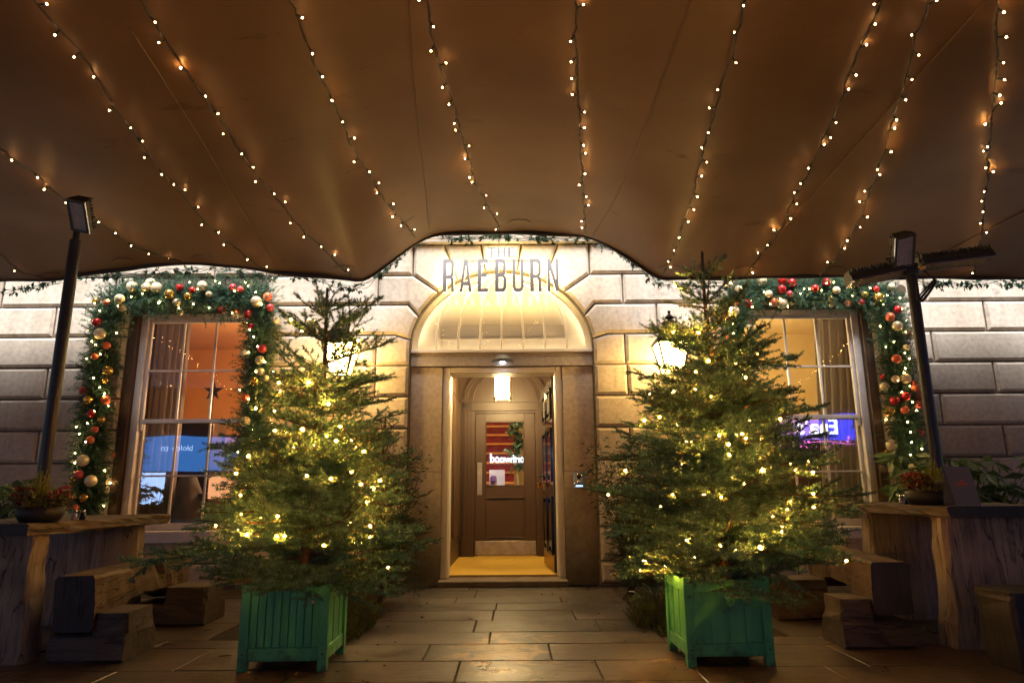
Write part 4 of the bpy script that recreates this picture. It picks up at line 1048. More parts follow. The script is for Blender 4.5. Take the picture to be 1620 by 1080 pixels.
ivy([(440, 432), (500, 442), (540, 452), (575, 452), (610, 425), (640, 400), (660, 378)], 'ivy garland along the left slope of the raised canopy edge', 110)
ivy([(685, 371), (740, 378), (790, 371), (850, 377), (920, 376), (940, 378)], 'ivy garland above the sign', 130)
ivy([(945, 383), (985, 405), (1015, 425), (1045, 448), (1100, 449), (1150, 442)], 'ivy garland along the right slope of the raised canopy edge', 90)
ivy([(1440, 444), (1480, 448), (1530, 450), (1575, 446), (1640, 452)], 'ivy garland at the far right behind the heater', 90)

# ------------------------------------------------------------------ ground
gr = MB(); gr.add([(-60, -60, -.03), (60, -60, -.03), (60, 60, -.03), (-60, 60, -.03)], [(0, 1, 2, 3)]); tag(gr.build('ground', 'asphalt'), kind='structure')
pv = MB(); shv = []
def flag(x0, x1, y0, y1, dz):
    g_ = .0022; b_ = .005; z = dz
    n = len(pv.v)
    a = [(x0 + g_, y0 + g_), (x1 - g_, y0 + g_), (x1 - g_, y1 - g_), (x0 + g_, y1 - g_)]; c = [(x0 + g_ + b_, y0 + g_ + b_), (x1 - g_ - b_, y0 + g_ + b_), (x1 - g_ - b_, y1 - g_ - b_), (x0 + g_ + b_, y1 - g_ - b_)]
    pv.v += [(x, y, -.028) for x, y in a] + [(x, y, z - .004) for x, y in a] + [(x, y, z) for x, y in c]
    for k in range(2):
        for j in range(4):
            q = (j + 1) % 4; pv.f.append([n + k * 4 + j, n + k * 4 + q, n + k * 4 + 4 + q, n + k * 4 + 4 + j]); pv.mi.append(0)
    pv.f.append([n + 8, n + 9, n + 10, n + 11]); pv.mi.append(0)
    s_ = random.random(); shv.extend([s_] * 12)
y = -2.9; rr = random.Random(4)
def prow(x0, x1, y0, y1, lo=.55, hi=1.15):
    x = x0
    while x < x1 - .01:
        w_ = rr.uniform(lo, hi)
        if x + w_ > x1 - .35: w_ = x1 - x
        flag(x, x + w_, y0, y1, rr.uniform(-.0015, .0015)); x += w_
while y < 6.9:
    h_ = rr.choice((.30, .36, .42)) if y > 3.4 else .5
    h_ = min(h_, 6.94 - y) if y + h_ > 6.7 else h_
    prow(-1.14, .93, y, y + h_, .6, 1.0); y += h_
y = -2.9
while y < 4.55:
    h_ = min(rr.uniform(.42, .62), 4.6 - y) if y > 4.0 else rr.uniform(.42, .62)
    prow(-9, -1.14, y, y + h_, .5, 1.05); prow(.93, 9, y, y + h_, .5, 1.05); y += h_
y4 = y
while y < 6.3:
    h_ = rr.uniform(.42, .6); prow(-9, -1.95, y, y + h_, .5, 1.05); prow(1.75, 9, y, y + h_, .5, 1.05); y += h_
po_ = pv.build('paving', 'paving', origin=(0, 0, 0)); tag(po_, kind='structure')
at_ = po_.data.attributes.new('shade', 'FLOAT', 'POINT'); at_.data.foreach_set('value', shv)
def bed(x0, x1, y0, y1):
    m = MB(); nx_, ny_ = 26, 40
    for j in range(ny_ + 1):
        for i in range(nx_ + 1):
            u, v_ = i / nx_, j / ny_; e = min(1, 6 * min(u, 1 - u, v_, 1 - v_))
            m.v.append((x0 + (x1 - x0) * u, y0 + (y1 - y0) * v_, -.012 + e * (.02 + .05 * mnoise.noise(Vector((u * 7, v_ * 11, x0))) ** 2 + .02 * random.random())))
    for j in range(ny_):
        for i in range(nx_): q = j * (nx_ + 1) + i; m.f.append([q, q + 1, q + nx_ + 2, q + nx_ + 1]); m.mi.append(0)
    tag(m.build('soil_bed', 'soil', smooth=True), kind='structure')
bed(-1.95, -1.14, y4, 7.04); bed(.93, 1.75, y4, 7.04); bed(-9, -1.95, 6.3, 7.04); bed(1.75, 9, 6.3, 7.04)

# ------------------------------------------------------------------ fir trees
def fir_parts(t, base, H, R, lean, seed, z_first, dens=640, nlen=.0225, mats=('needles', 'bark'), nwid=.0042, tops=None, sparse=.75, whorl=(.10, .15), sag=.22):
    rng = np.random.default_rng(seed); rnd = random.Random(seed)
    bx, by, bz = base
    axis = lambda z: np.array([bx + lean[0] * (z - bz) / H, by + lean[1] * (z - bz) / H, z])
    tr = MB(); zz = np.linspace(bz, bz + H, 14)
    tr.tube([axis(z) + np.array([.012 * math.sin(z * 5), .01 * math.cos(z * 4), 0]) for z in zz], [.032 * (1 - .85 * (z - bz) / H) + .003 for z in zz], 8)
    tr.build('trunk', mats[1], t, smooth=True)
    segs, wood = [], []
    def branch(p, az, elev, L, shade, gap=.055):
        n = 9; pts = []
        d = np.array([math.cos(az), math.sin(az), 0.0]); bend = rnd.gauss(0, .12); sd = np.array([-d[1], d[0], 0])
        for i in range(n + 1):
            s = i / n
            q = p + d * (L * s * math.cos(elev)) + sd * (L * bend * s * s) + np.array([0, 0, L * (s * math.sin(elev) - sag * s * s * (1 if elev < .5 else .3) + .16 * s ** 3)])
            pts.append(q)
        for i in range(n):
            r_ = .007 * (1 - i / n) * min(1.2, L / .5) + .0022
            wood.append((pts[i], pts[i + 1], 0, r_))
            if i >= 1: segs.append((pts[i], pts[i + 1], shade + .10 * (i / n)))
        # terminal bud trio
        s_ = .10
        while s_ < .98:
            i = min(n - 1, int(s_ * n)); f_ = s_ * n - i; q = pts[i] * (1 - f_) + pts[i + 1] * f_; ax = unit(pts[i + 1] - pts[i])
            for sg in (-1, 1):
                if rnd.random() < .12: continue
                l = min(.34, (1 - s_) * L * .6 + .06) * rnd.uniform(.7, 1.15)
                a = rnd.uniform(.7, 1.1); upz = rnd.gauss(.1, .24)
                td = unit(ax * math.cos(a) + sd * sg * math.sin(a) + np.array([0, 0, upz]))
                m1 = q + td * l * .55; td2 = unit(td * .8 + ax * .35 + np.array([0, 0, rnd.gauss(-.06, .1)])); e = m1 + td2 * l * .5
                shd = shade + .10 * s_ + rnd.gauss(0, .14)
                segs.append((q, m1, shd)); segs.append((m1, e, shd + .2)); wood.append((q, m1, 0, .0024)); wood.append((m1, e, 0, .0017))
                if l > .11:
                    k = .05
                    while k < l * .9:
                        for s2 in (-1, 1):
                            if rnd.random() < .2: continue
                            q2 = q + td * k; td3 = unit(td * .75 + np.cross(td, np.array([0, 0, 1.])) * s2 * .7 + np.array([0, 0, rnd.gauss(.02, .12)])); l2 = (l - k) * .42 + .025
                            segs.append((q2, q2 + td3 * l2, shd + .1))
                        k += .082
            s_ += gap / max(L, .2)
    z = z_first; az0 = rnd.random() * 6.28
    top = bz + H
    while z < top - .06:
        r_ = R(z); frac = (z - bz) / H
        nb = 9 if frac < .5 else (8 if frac < .66 else (6 if frac < .82 else 4)); gp = .074
        if frac > sparse: nb = 3; gp = .09
        elev = .14 + .85 * max(0, frac - .25) ** 1.3
        az0 += 2.4 + rnd.random()
        for k in range(nb):
            az = az0 + 2 * PI * k / nb + rnd.gauss(0, .14)
            L = r_ * rnd.uniform(.8, 1.12) / max(.45, math.cos(elev))
            if L < .05: L = .07
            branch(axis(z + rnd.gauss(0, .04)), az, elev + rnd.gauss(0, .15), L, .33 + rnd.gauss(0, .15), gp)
        if frac < .66:
            for k in range(6 if frac < .5 else (3 if frac < sparse else 0)): branch(axis(z + .06), rnd.random() * 6.28, elev + rnd.gauss(0, .12), r_ * rnd.uniform(.35, .7), .35)
        z += rnd.uniform(*whorl) * (1 if frac < .7 else 1.3)
    segs.append((axis(top - .25), axis(top), .45))
    for (dx, dy, z_, az, el, L) in (tops or []): branch(axis(z_), az, el, L, .45)
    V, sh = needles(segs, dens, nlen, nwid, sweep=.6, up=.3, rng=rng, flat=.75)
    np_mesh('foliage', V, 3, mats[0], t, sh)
    np_mesh('branches', sticks(wood, .003), 4, mats[1], t)
    axis.segs = segs
    return axis

def interp(pairs):
    a = np.array(sorted(pairs)); return lambda z: float(np.interp(z, a[:, 0], a[:, 1]))
RL = interp([(.30, .5), (.45, .68), (.62, .70), (1.1, .56), (1.4, .44), (1.6, .34), (1.75, .26), (1.9, .22), (2.02, .2), (2.15, .05)])
RR = interp([(.30, .5), (.45, .66), (.64, .74), (1.0, .70), (1.19, .60), (1.56, .40), (1.88, .29), (2.1, .20), (2.25, .13), (2.4, .03)])
tl = thing('christmas_tree', (-1.2, 4.06, .3), 'lit fir tree in the slatted green planter left of the door', 'fir tree', 'potted christmas trees')
axL = fir_parts(tl, (-1.2, 4.06, .22), 1.93, RL, (.06, .04), 21, .43, sparse=.69, tops=[(0, 0, .62, 3.35, -.02, .98), (0, 0, 1.15, 3.3, .10, .66), (0, 0, 1.80, 2.9, .55, .36), (0, 0, 1.86, .25, .62, .40), (0, 0, 1.66, .1, .45, .46), (0, 0, 1.92, 3.5, 1.25, .22), (0, 0, 1.5, .0, .25, .42)])
tr_ = thing('christmas_tree', (1.2, 4.08, .3), 'lit fir tree in the panelled green planter right of the door', 'fir tree', 'potted christmas trees')
axR = fir_parts(tr_, (1.2, 4.08, .22), 2.16, RR, (.02, .05), 33, .42, sparse=.78, tops=[(0, 0, 1.62, .05, .2, .58), (0, 0, 1.78, 3.1, .3, .42), (0, 0, 1.72, -.05, .25, .40), (0, 0, 2.05, 3.0, .5, .22), (0, 0, 1.95, .2, .5, .30)])

def tree_lights(ax, R, z0, z1, n, seed, label, tree):
    """bulbs clipped to twigs of the tree, the flex running round and up from one to the next"""
    rnd = random.Random(seed); got = []
    cand = list(ax.segs); rnd.shuffle(cand)
    for p, q, *_ in cand:
        m_ = (p + q) / 2; z = m_[2]
        if not (z0 < z < z1): continue
        c = ax(z); rr_ = math.hypot(m_[0] - c[0], m_[1] - c[1]) / max(.05, R(z))
        u = (z - z0) / (z1 - z0)
        if rr_ < .32 or rr_ > .93 or rnd.random() > .35 + .65 * u: continue
        if m_[1] > c[1] + .12 and rnd.random() < .6: continue
        if any((Vector(m_) - g).length < .055 for g in got) and rnd.random() < .85: continue
        got.append(Vector(m_))
        if len(got) >= n: break
    turn = .23
    def key(g):
        c = ax(g.z); a = (math.atan2(g.y - c[1], g.x - c[0]) / (2 * PI)) % 1
        return math.floor((g.z - z0) / turn) + a
    got.sort(key=key)
    t = thing('tree_lights', got[0], label, 'fairy lights', 'light strings on the trees'); cb = MB()
    path = []
    for a, b in zip(got[:-1], got[1:]):
        for k in range(6):
            f_ = k / 6; q = a.lerp(b, f_); c = ax(q.z); o_ = Vector((q.x - c[0], q.y - c[1], 0)); l_ = o_.length
            if l_ > 1e-3: q = q + o_ / l_ * ((Vector((a.x - c[0], a.y - c[1], 0)).length * (1 - f_) + Vector((b.x - c[0], b.y - c[1], 0)).length * f_) - l_) * .8
            path.append(q + Vector((0, 0, -.02 * math.sin(PI * f_))))
    path.append(got[-1]); cb.tube(path, .0026, 4)
    bl = []
    for g in got:
        c = ax(g.z); od = Vector((g.x - c[0], g.y - c[1], 0)).normalized(); d_ = (od + Vector((rnd.gauss(0, .5), rnd.gauss(0, .5), rnd.uniform(-.2, .8)))).normalized()
        cb.tube([g, g + d_ * .022], .0032, 4); bl.append(g + d_ * .028)
    cb.build('cable', 'cable', t)
    for e in bl: link('bulb', BULB_TB if rnd.random() < .13 else BULB_T, t, e)
tree_lights(axL, RL, .42, 2.08, 74, 3, 'warm light string wound through the left tree', tl)
tree_lights(axR, RR, .42, 2.3, 82, 8, 'warm light string wound through the right tree', tr_)

# ------------------------------------------------------------------ planters
def planter(corner, ux, H, label, W=.465, top_rail=True, bolts=0, boards=9):
    """corner: front corner post foot; ux: direction of the front face; boards run up the faces."""
    ux = Vector(ux).normalized(); uy = Vector((-ux.y, ux.x, 0)); c0 = Vector(corner); D = .44
    o0 = c0 + ux * W / 2 + uy * D / 2
    t = thing('planter', o0, label, 'planter', 'green timber planters')
    p_ = .048
    def ob(m, x0, x1, y0, y1, z0, z1):
        c = c0 + ux * ((x0 + x1) / 2) + uy * ((y0 + y1) / 2) + Vector((0, 0, (z0 + z1) / 2)); m.obox(c, ux * ((x1 - x0) / 2), uy * ((y1 - y0) / 2), Vector((0, 0, (z1 - z0) / 2)))
    for x in (0, W - p_):
        for y in (0, D - p_):
            m = MB(); ob(m, x, x + p_, y, y + p_, 0, H); m.build('post', 'green_paint', t, bevel=.004)
    def rail(*a):
        rl = MB(); ob(rl, *a); rl.build('rail', 'green_paint', t, bevel=.004)
    for y0_, y1_ in ((.006, .03), (D - .03, D - .006)):
        rail(p_, W - p_, y0_, y1_, .05, .115)
        if top_rail: rail(p_, W - p_, y0_, y1_, H - .075, H - .015)
    for x0_, x1_ in ((.006, .03), (W - .03, W - .006)):
        rail(x0_, x1_, p_, D - p_, .05, .115); rail(x0_, x1_, p_, D - p_, H - .075, H - .015)
    zt = H - .076 if top_rail else H - .012
    for face in range(4):
        bd = MB(); L_ = (W if face < 2 else D) - 2 * p_; n = boards if face < 2 else 8; g_ = .0035 if boards > 6 else .0018
        for k in range(n):
            a = p_ + L_ * k / n + g_ / 2; b = p_ + L_ * (k + 1) / n - g_ / 2; e = .0015 * ((k * 7) % 3)
            if face == 0: ob(bd, a, b, .013 + e, .026, .116, zt)
            elif face == 1: ob(bd, a, b, D - .026, D - .013 - e, .116, zt)
            elif face == 2: ob(bd, .013 + e, .026, a, b, .116, H - .076)
            else: ob(bd, W - .026, W - .013 - e, a, b, .116, H - .076)
        bd.build('side_panel', 'green_paint', t, bevel=.0015)
    s_ = MB(); ob(s_, .03, W - .03, .031, D - .031, .1, H - .09); s_.build('soil', 'soil', t)
    if bolts:
        b_ = MB()
        for zz in (H - .055, H - .085):
            c = c0 + ux * (W - .085) + uy * .012 + Vector((0, 0, zz)); b_.lathe([(.011, -.002), (.009, .004), (.004, .006)], c, 12, rot=Matrix.Rotation(PI / 2, 3, 'X'))
        b_.build('bolt_cap', 'cream_paint', t, smooth=True)
    sc = MB()
    for x in (p_ / 2, W - p_ / 2):
        c = c0 + ux * x + Vector((0, 0, .085)); sc.lathe([(.006, -.001), (.005, .003)], c - uy * .0005, 8, rot=Matrix.Rotation(PI / 2, 3, 'X'))
    sc.build('screw', 'dark_wood', t)
    return t
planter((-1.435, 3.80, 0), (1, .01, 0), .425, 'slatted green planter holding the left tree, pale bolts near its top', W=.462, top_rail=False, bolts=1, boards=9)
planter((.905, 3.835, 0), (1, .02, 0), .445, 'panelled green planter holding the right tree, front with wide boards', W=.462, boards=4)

# ------------------------------------------------------------------ shrubs by the wall
def conifer(base, H, R, seed, label, z1, cat='shrub'):
    t = thing('conifer', base, label, cat); fir_parts(t, base, H, R, (0, 0), seed, z1, dens=300, nlen=.022, mats=('needles_dark', 'bark'), nwid=.0034, whorl=(.12, .17)); return t
conifer((-1.12, 5.95, 0), 1.55, interp([(.1, .42), (.5, .46), (1.0, .34), (1.3, .2), (1.6, .03)]), 5, 'dark conifer growing behind the left lit tree', .16)
conifer((1.22, 5.75, 0), 1.2, interp([(.1, .42), (.5, .44), (.8, .33), (1.2, .05)]), 6, 'dark conifer growing behind the right lit tree', .16)

def leafy(base, H, R, n, size, seed, label, m, name='shrub', cat='shrub', stems=16, ratio=.36, group=None):
    rnd = random.Random(seed); rng = np.random.default_rng(seed)
    t = thing(name, base, label, cat, group); wood = []; C_ = []; D_ = []
    for _ in range(stems):
        a = rnd.random() * 6.28; sp = rnd.uniform(.25, 1); p0 = np.array(base) + np.array([rnd.gauss(0, .03), rnd.gauss(0, .03), 0]); h = H * rnd.uniform(.55, 1) * (1.05 - .3 * sp)
        prev = p0; k = 7
        for i in range(1, k + 1):
            s = i / k; q = np.array(base) + np.array([math.cos(a) * R * sp * s ** 1.3, math.sin(a) * R * sp * s ** 1.3, h * s]) + np.array([rnd.gauss(0, .012)] * 3)
            wood.append((prev, q, 0, .006 * (1.1 - s) + .0015))
            if s > .2:
                for _k in range(max(1, int(n / stems / 6))):
                    f_ = rnd.random(); c = prev * (1 - f_) + q * f_; b = rnd.random() * 6.28
                    l2 = rnd.uniform(.0, .10); dd = np.array([math.cos(b), math.sin(b), rnd.uniform(-.1, .7)]); C_.append(c + unit(dd) * l2); D_.append(dd + np.array([0, 0, rnd.gauss(-.15, .3)]))
            prev = q
    np_mesh('stems', sticks(wood, .003), 4, 'bark', t)
    np_mesh('foliage', leaves(C_, D_, rng.uniform(.6, 1.1, len(C_)) * size, ratio, rng), 4, m, t, np.repeat(rng.random(len(C_)), 2))
    return t
leafy((1.02, 6.2, 0), 1.68, .42, 2600, .065, 4, 'leafy evergreen bush against the wall right of the door', 'laurel', stems=30)
leafy((-1.12, 6.55, 0), 1.75, .34, 1300, .055, 9, 'leafy evergreen bush against the wall left of the door', 'laurel', stems=16)

def lowplant(base, R, H, n, seed, label, m, l=.09, name='ground_plant', cat='plant'):
    rnd = random.Random(seed); segs = []
    for _ in range(n):
        a = rnd.random() * 6.28; r = R * math.sqrt(rnd.random()); p = np.array(base) + np.array([r * math.cos(a), r * math.sin(a) * 1.2, 0]); h = H * (1 - .6 * (r / R) ** 2) * rnd.uniform(.5, 1.1)
        d = np.array([math.cos(a) * r / R * .8 + rnd.gauss(0, .2), math.sin(a) * r / R * .8 + rnd.gauss(0, .2), 1]); segs.append((p, p + unit(d) * h, .4 + rnd.gauss(0, .2)))
    t = thing(name, base, label, cat); V, sh = needles(segs, 330, .028, .005, up=.2); np_mesh('foliage', V, 3, m, t, sh); np_mesh('stems', sticks(segs_w(segs), .002), 4, 'bark', t)
def segs_w(s): return [(a, b, 0, .0018) for a, b, _ in s]
lowplant((-1.18, 4.98, .0), .23, .30, 190, 1, 'yellow green ground plant beside the left planter', 'ground_green')
lowplant((-1.14, 4.62, .0), .16, .17, 110, 2, 'lowest yellow green clump spilling onto the path at the left planter', 'ground_green')
lowplant((.98, 5.05, .0), .17, .24, 130, 3, 'yellow green clump spilling onto the path right of the door', 'ground_green')
lowplant((1.05, 4.6, .0), .14, .16, 90, 4, 'dark green clump close to the right planter side', 'laurel')
def palmate(base, spots, size, seed, label, m='fatsia', name='fatsia', group=None):
    rnd = random.Random(seed); rng = np.random.default_rng(seed); t = thing(name, base, label, 'plant', group); C_ = []; D_ = []; wood = []
    for q in spots:
        q = np.array(q); wood.append((np.array(base) + np.array([rnd.gauss(0, .03), rnd.gauss(0, .03), 0]), q, 0, .005))
        a0 = rnd.random() * 6.28; tilt = np.array([rnd.gauss(0, .25), -.35 + rnd.gauss(0, .2), 0])
        for k in range(8):
            a = a0 + 2 * PI * k / 8.8; dd = np.array([math.cos(a), math.sin(a), 0]); dd[2] = dd @ tilt * -1 - .25; C_.append(q); D_.append(dd)
    np_mesh('stems', sticks(wood, .005), 4, 'bark', t)
    np_mesh('leaves', leaves(C_, D_, rng.uniform(.75, 1.1, len(C_)) * size, .34, rng, fold=.06), 4, m, t, np.repeat(np.repeat(rng.random(len(spots)), 8) * .7 + rng.random(len(C_)) * .3, 2))
rnd = random.Random(12)
palmate((4.1, 6.55, 0), [(3.55 + 1.25 * rnd.random(), 6.15 + .5 * rnd.random(), .62 + .62 * rnd.random() * (1 - .1 * k / 60)) for k in range(60)], .2, 3, 'large glossy palm leaved shrub behind the right table')
palmate((-4.2, 6.3, 0), [(-4.75 + .75 * rnd.random(), 5.9 + .5 * rnd.random(), .6 + .45 * rnd.random()) for k in range(26)], .18, 4, 'glossy palm leaved shrub behind the left table')
palmate((.99, 5.55, 0), [(.93, 5.5, .14), (1.05, 5.62, .17), (.97, 5.42, .11)], .12, 7, 'low plant with a few broad pale leaves at the path edge', name='broad_leaf_plant')
C_ = []; D_ = []
for i in range(420):
    sx_ = random.choice((-1, 1)); x = (-1.1 if sx_ < 0 else .9) + random.gauss(0, .22) - sx_ * .05; y = random.uniform(3.5, 6.9); a = random.random() * 6.28
    C_.append((x, y, .006 + random.random() * .004)); D_.append((math.cos(a), math.sin(a), random.gauss(.02, .06)))
for i in range(900):
    bx_ = random.choice((-1.2, 1.15)); a = random.random() * 6.28; r_ = abs(random.gauss(0, .5)) + .15; b_ = random.random() * 6.28
    C_.append((bx_ + r_ * math.cos(a), 3.75 + r_ * math.sin(a), .005)); D_.append((math.cos(b_), math.sin(b_), 0))
o = np_mesh('leaf_litter', leaves(C_, D_, np.concatenate([NR.uniform(.012, .035, 420), np.full(900, .016)]), np.concatenate([np.full(420, .5), np.full(900, .14)])[:, None], fold=.05), 4, 'litter', None, np.repeat(NR.random(1320), 2), kind='stuff'); tag(o, 'brown leaves and fir needles fallen on the paving', 'leaf litter')
# ------------------------------------------------------------------ window garlands
def garland(path, label, seed, n_b, n_l, cols, rad=.165):
    rnd = random.Random(seed); pts = resample([Vector(q) for q in path], .02)
    t = thing('window_garland', pts[0], label, 'garland', 'garlands round the windows'); segs = []
    tot = len(pts)
    for _ in range(int(tot * .02 * 760)):
        q = pts[int(rnd.random() * tot)]; a = rnd.uniform(-PI, PI); el = rnd.uniform(-.2, 1.0)
        d = np.array([math.cos(a) * math.cos(el), -abs(math.sin(el)) * 1.0 - .1, math.sin(a) * math.cos(el)]); d = unit(d)
        l = rad * rnd.choice((.6, .8, .9, 1.0, 1.15, 1.4)); p0 = np.array(q) + d * l * .15 + np.array([rnd.gauss(0, .03), 0, rnd.gauss(0, .03)]); p1 = p0 + d * l + np.array([0, 0, rnd.gauss(-.01, .02)])
        segs.append((p0, p1, .45 + rnd.gauss(0, .15)))
    V, sh = needles(segs, 260, .036, .0055, sweep=.9); np_mesh('foliage', V, 3, 'needles_garland', t, sh)
    m = MB(); m.tube([tuple(q) for q in pts[::4]], .05, 6); m.build('core', 'needles_dark', t)
    def surf(u, a, r): 
        q = pts[min(tot - 1, int(u * tot))]; tg = (pts[min(tot - 1, int(u * tot) + 2)] - pts[max(0, int(u * tot) - 2)]).normalized(); sd = tg.cross(Vector((0, 1, 0))).normalized()
        return q + sd * (r * math.sin(a)) + Vector((0, -r * math.cos(a), 0))
    used = []; k = 0; tries = 0
    while k < n_b and tries < 4000:
        tries += 1
        u = rnd.random(); a = rnd.gauss(0, .75); rr_ = rnd.choice((.034, .04, .04, .046, .052, .058))
        q = surf(u, a, rad * rnd.uniform(.85, 1.02))
        if any((q - z).length < rr_ + r2 - .004 for z, r2 in used): continue
        used.append((q, rr_)); col = rnd.choices(cols, weights=(3, 3, 3, 3, 2))[0]
        if rr_ > .05: col = rnd.choice(('bauble_cream', 'bauble_cream', 'bauble_gold'))
        o = link('bauble', BAUBLES[col], t, q); o.scale = (rr_,) * 3; k += 1
    cb = MB(); cp = [surf(i / 200, 1.0 * math.sin(i * .8), rad * .95) for i in range(200)]; cb.tube(cp, .0025, 4); cb.build('light_cable', 'cable', t)
    for i in range(n_l):
        q = surf((i + rnd.random()) / n_l, rnd.gauss(0, .8), rad * rnd.uniform(.95, 1.12)); link('bulb', BULB_G, t, q)
COLS = ['bauble_cream', 'bauble_gold', 'bauble_red', 'bauble_orange', 'bauble_rose']
yg = Y0 - .04
garland([(-4.20, yg, .45), (-4.21, yg, 1.2), (-4.235, yg, 2.0), (-4.24, yg, 2.72), (-4.22, yg, 2.88), (-4.12, yg, 2.93), (-3.3, yg, 2.94), (-2.72, yg, 2.93), (-2.63, yg, 2.87), (-2.61, yg, 2.3), (-2.62, yg, 1.5), (-2.6, yg, .6)], 'bauble garland framing the left window', 17, 74, 84, COLS)
garland([(2.33, yg, .6), (2.32, yg, 1.5), (2.33, yg, 2.4), (2.35, yg, 2.86), (2.45, yg, 2.93), (3.1, yg, 2.95), (3.85, yg, 2.94), (3.94, yg, 2.87), (3.955, yg, 2.5), (3.965, yg, 1.8), (3.95, yg, 1.1), (3.92, yg, .6)], 'bauble garland framing the right window', 18, 80, 84, COLS)

# ------------------------------------------------------------------ tables and benches
def beam(m, p0, p1, w_, h_, seed, side=0, end=1, n=14, bottom=None, jit=.006, taper=0, ch=.015):
    """chunky timber: rounded rectangle section lofted from p0 to p1 (top centre line), width w_, height h_."""
    rnd = random.Random(seed); p0, p1 = Vector(p0), Vector(p1); d = (p1 - p0).normalized(); sdv = Vector((d.y, -d.x, 0)).normalized(); rings = []
    for i in range(n + 1):
        t = i / n; c = p0.lerp(p1, t); hb = bottom(t) if bottom else h_
        sec = [(-w_ / 2 + ch, 0), (w_ / 2 - ch, 0), (w_ / 2, -ch), (w_ / 2 + taper * .5, -hb * .5), (w_ / 2 + taper, -hb + ch), (w_ / 2 + taper - ch, -hb), (-w_ / 2 - taper + ch, -hb), (-w_ / 2 - taper, -hb + ch), (-w_ / 2 - taper * .5, -hb * .5), (-w_ / 2, -ch)]
        rings.append([c + sdv * (a + rnd.gauss(0, jit)) + Vector((0, 0, b + rnd.gauss(0, jit * .5))) for a, b in sec])
    base = len(m.f); m.loft(rings, side, end); return m
def post(m, x0, x1, y0, y1, z0, z1, seed, fl=.03, front=0, other=1, n=8, jit=.006):
    """upright slab, a little wider at the foot"""
    rnd = random.Random(seed); rings = []
    for i in range(n + 1):
        t = i / n; z = z0 + (z1 - z0) * t; f_ = fl * (1 - t) ** 1.5; c = .018
        sec = [(x0 - f_ + c, y0 - f_ * .4), ((x0 + x1) / 2, y0 - f_ * .4 - .004), (x1 + f_ - c, y0 - f_ * .4), (x1 + f_, y0 + c), (x1 + f_, y1 - c), (x1 + f_ - c, y1 + f_ * .4), (x0 - f_ + c, y1 + f_ * .4), (x0 - f_, y1 - c), (x0 - f_, y0 + c)]
        rings.append([(a + rnd.gauss(0, jit), b + rnd.gauss(0, jit * .7), z) for a, b in sec])
    m.loft(rings, front, front); return m
def table(xe, sgn, y0, y1, zt, label, seed):
    wd = .78; xc = xe + sgn * wd / 2
    t = thing('timber_table', (xc, (y0 + y1) / 2, 0), label, 'table', 'chunky oak tables')
    m = MB(); beam(m, (xc, y0, zt), (xc, y1, zt), wd, .066, seed, n=16, jit=.005, ch=.008); m.build('tabletop', ['oak_y', 'end_char'], t)
    xa, xb = sorted((xe + sgn * .03, xe + sgn * (wd - .04)))
    m = MB(); post(m, xa, xb, y0 + .11, y0 + .26, 0, zt - .069, seed + 1, fl=.035); m.build('leg', 'oak_z', t)
    m = MB(); post(m, xa + .03, xb - .03, y1 - .36, y1 - .22, 0, zt - .069, seed + 2, fl=.03); m.build('leg', 'oak_z', t)
table(-2.685, -1, 3.9, 5.5, .745, 'chunky oak table at the left with a bowl of plants', 40)
table(2.535, 1, 4.1, 5.5, .80, 'chunky oak table at the right with a menu card', 50)
def bench(a, b, zt, w_, label, seed, blockspec):
    t = thing('timber_bench', ((a[0] + b[0]) / 2, (a[1] + b[1]) / 2, 0), label, 'bench', 'chunky oak benches')
    m = MB(); beam(m, (a[0], a[1], zt), (b[0], b[1], zt), w_, .30, seed, n=18, bottom=lambda q: .295 - .10 * math.exp(-((q - .5) / .28) ** 4), jit=.007); m.build('seat', ['oak_y', 'end_char'], t)
    for k, (x0, x1, y0, y1, zz) in enumerate(blockspec):
        m = MB(); f_ = .03; rnd = random.Random(seed + k); z1 = zz; c_ = .014
        beam(m, ((x0 + f_), (y0 + y1) / 2, .145), ((x1 - f_), (y0 + y1) / 2, .145), y1 - y0, .145, seed + 9 + k, side=0, end=0, n=6, jit=.005, taper=.012)
        # upstanding cheeks either side of the beam
        xc = a[0] + (b[0] - a[0]) * ((y0 + y1) / 2 - a[1]) / (b[1] - a[1])
        for xa, xb in ((x0 + f_ * 1.3, xc - w_ / 2 - .012), (xc + w_ / 2 + .012, x1 - f_ * 1.3)):
            if xb - xa > .03: post(m, xa, xb, y0 + .015, y1 - .015, .14, z1, seed + 20 + k, fl=.012, n=3, jit=.004)
        m.build('support', 'oak_char', t)
bench((-2.44, 4.0), (-2.62, 5.55), .453, .21, 'chunky oak bench beside the left table', 60, [(-2.60, -2.12, 4.03, 4.36, .255), (-2.72, -2.14, 5.08, 5.42, .255)])
bench((2.205, 4.2), (2.42, 5.6), .482, .215, 'chunky oak bench beside the right table', 70, [(1.885, 2.36, 4.24, 4.52, .27), (1.84, 2.52, 5.14, 5.45, .27)])
st = thing('timber_stool', (2.76, 3.72, 0), 'dark rounded wooden stool at the right edge of the terrace', 'stool')
m = MB(); post(m, 2.49, 3.05, 3.62, 3.9, 0, .345, 81, fl=-.02, n=6, jit=.002); m.build('base', 'end_char', st)
m = MB(); post(m, 2.485, 3.07, 3.605, 3.915, .347, .388, 82, fl=0, n=2, jit=.002); m.build('seat', 'end_char', st)

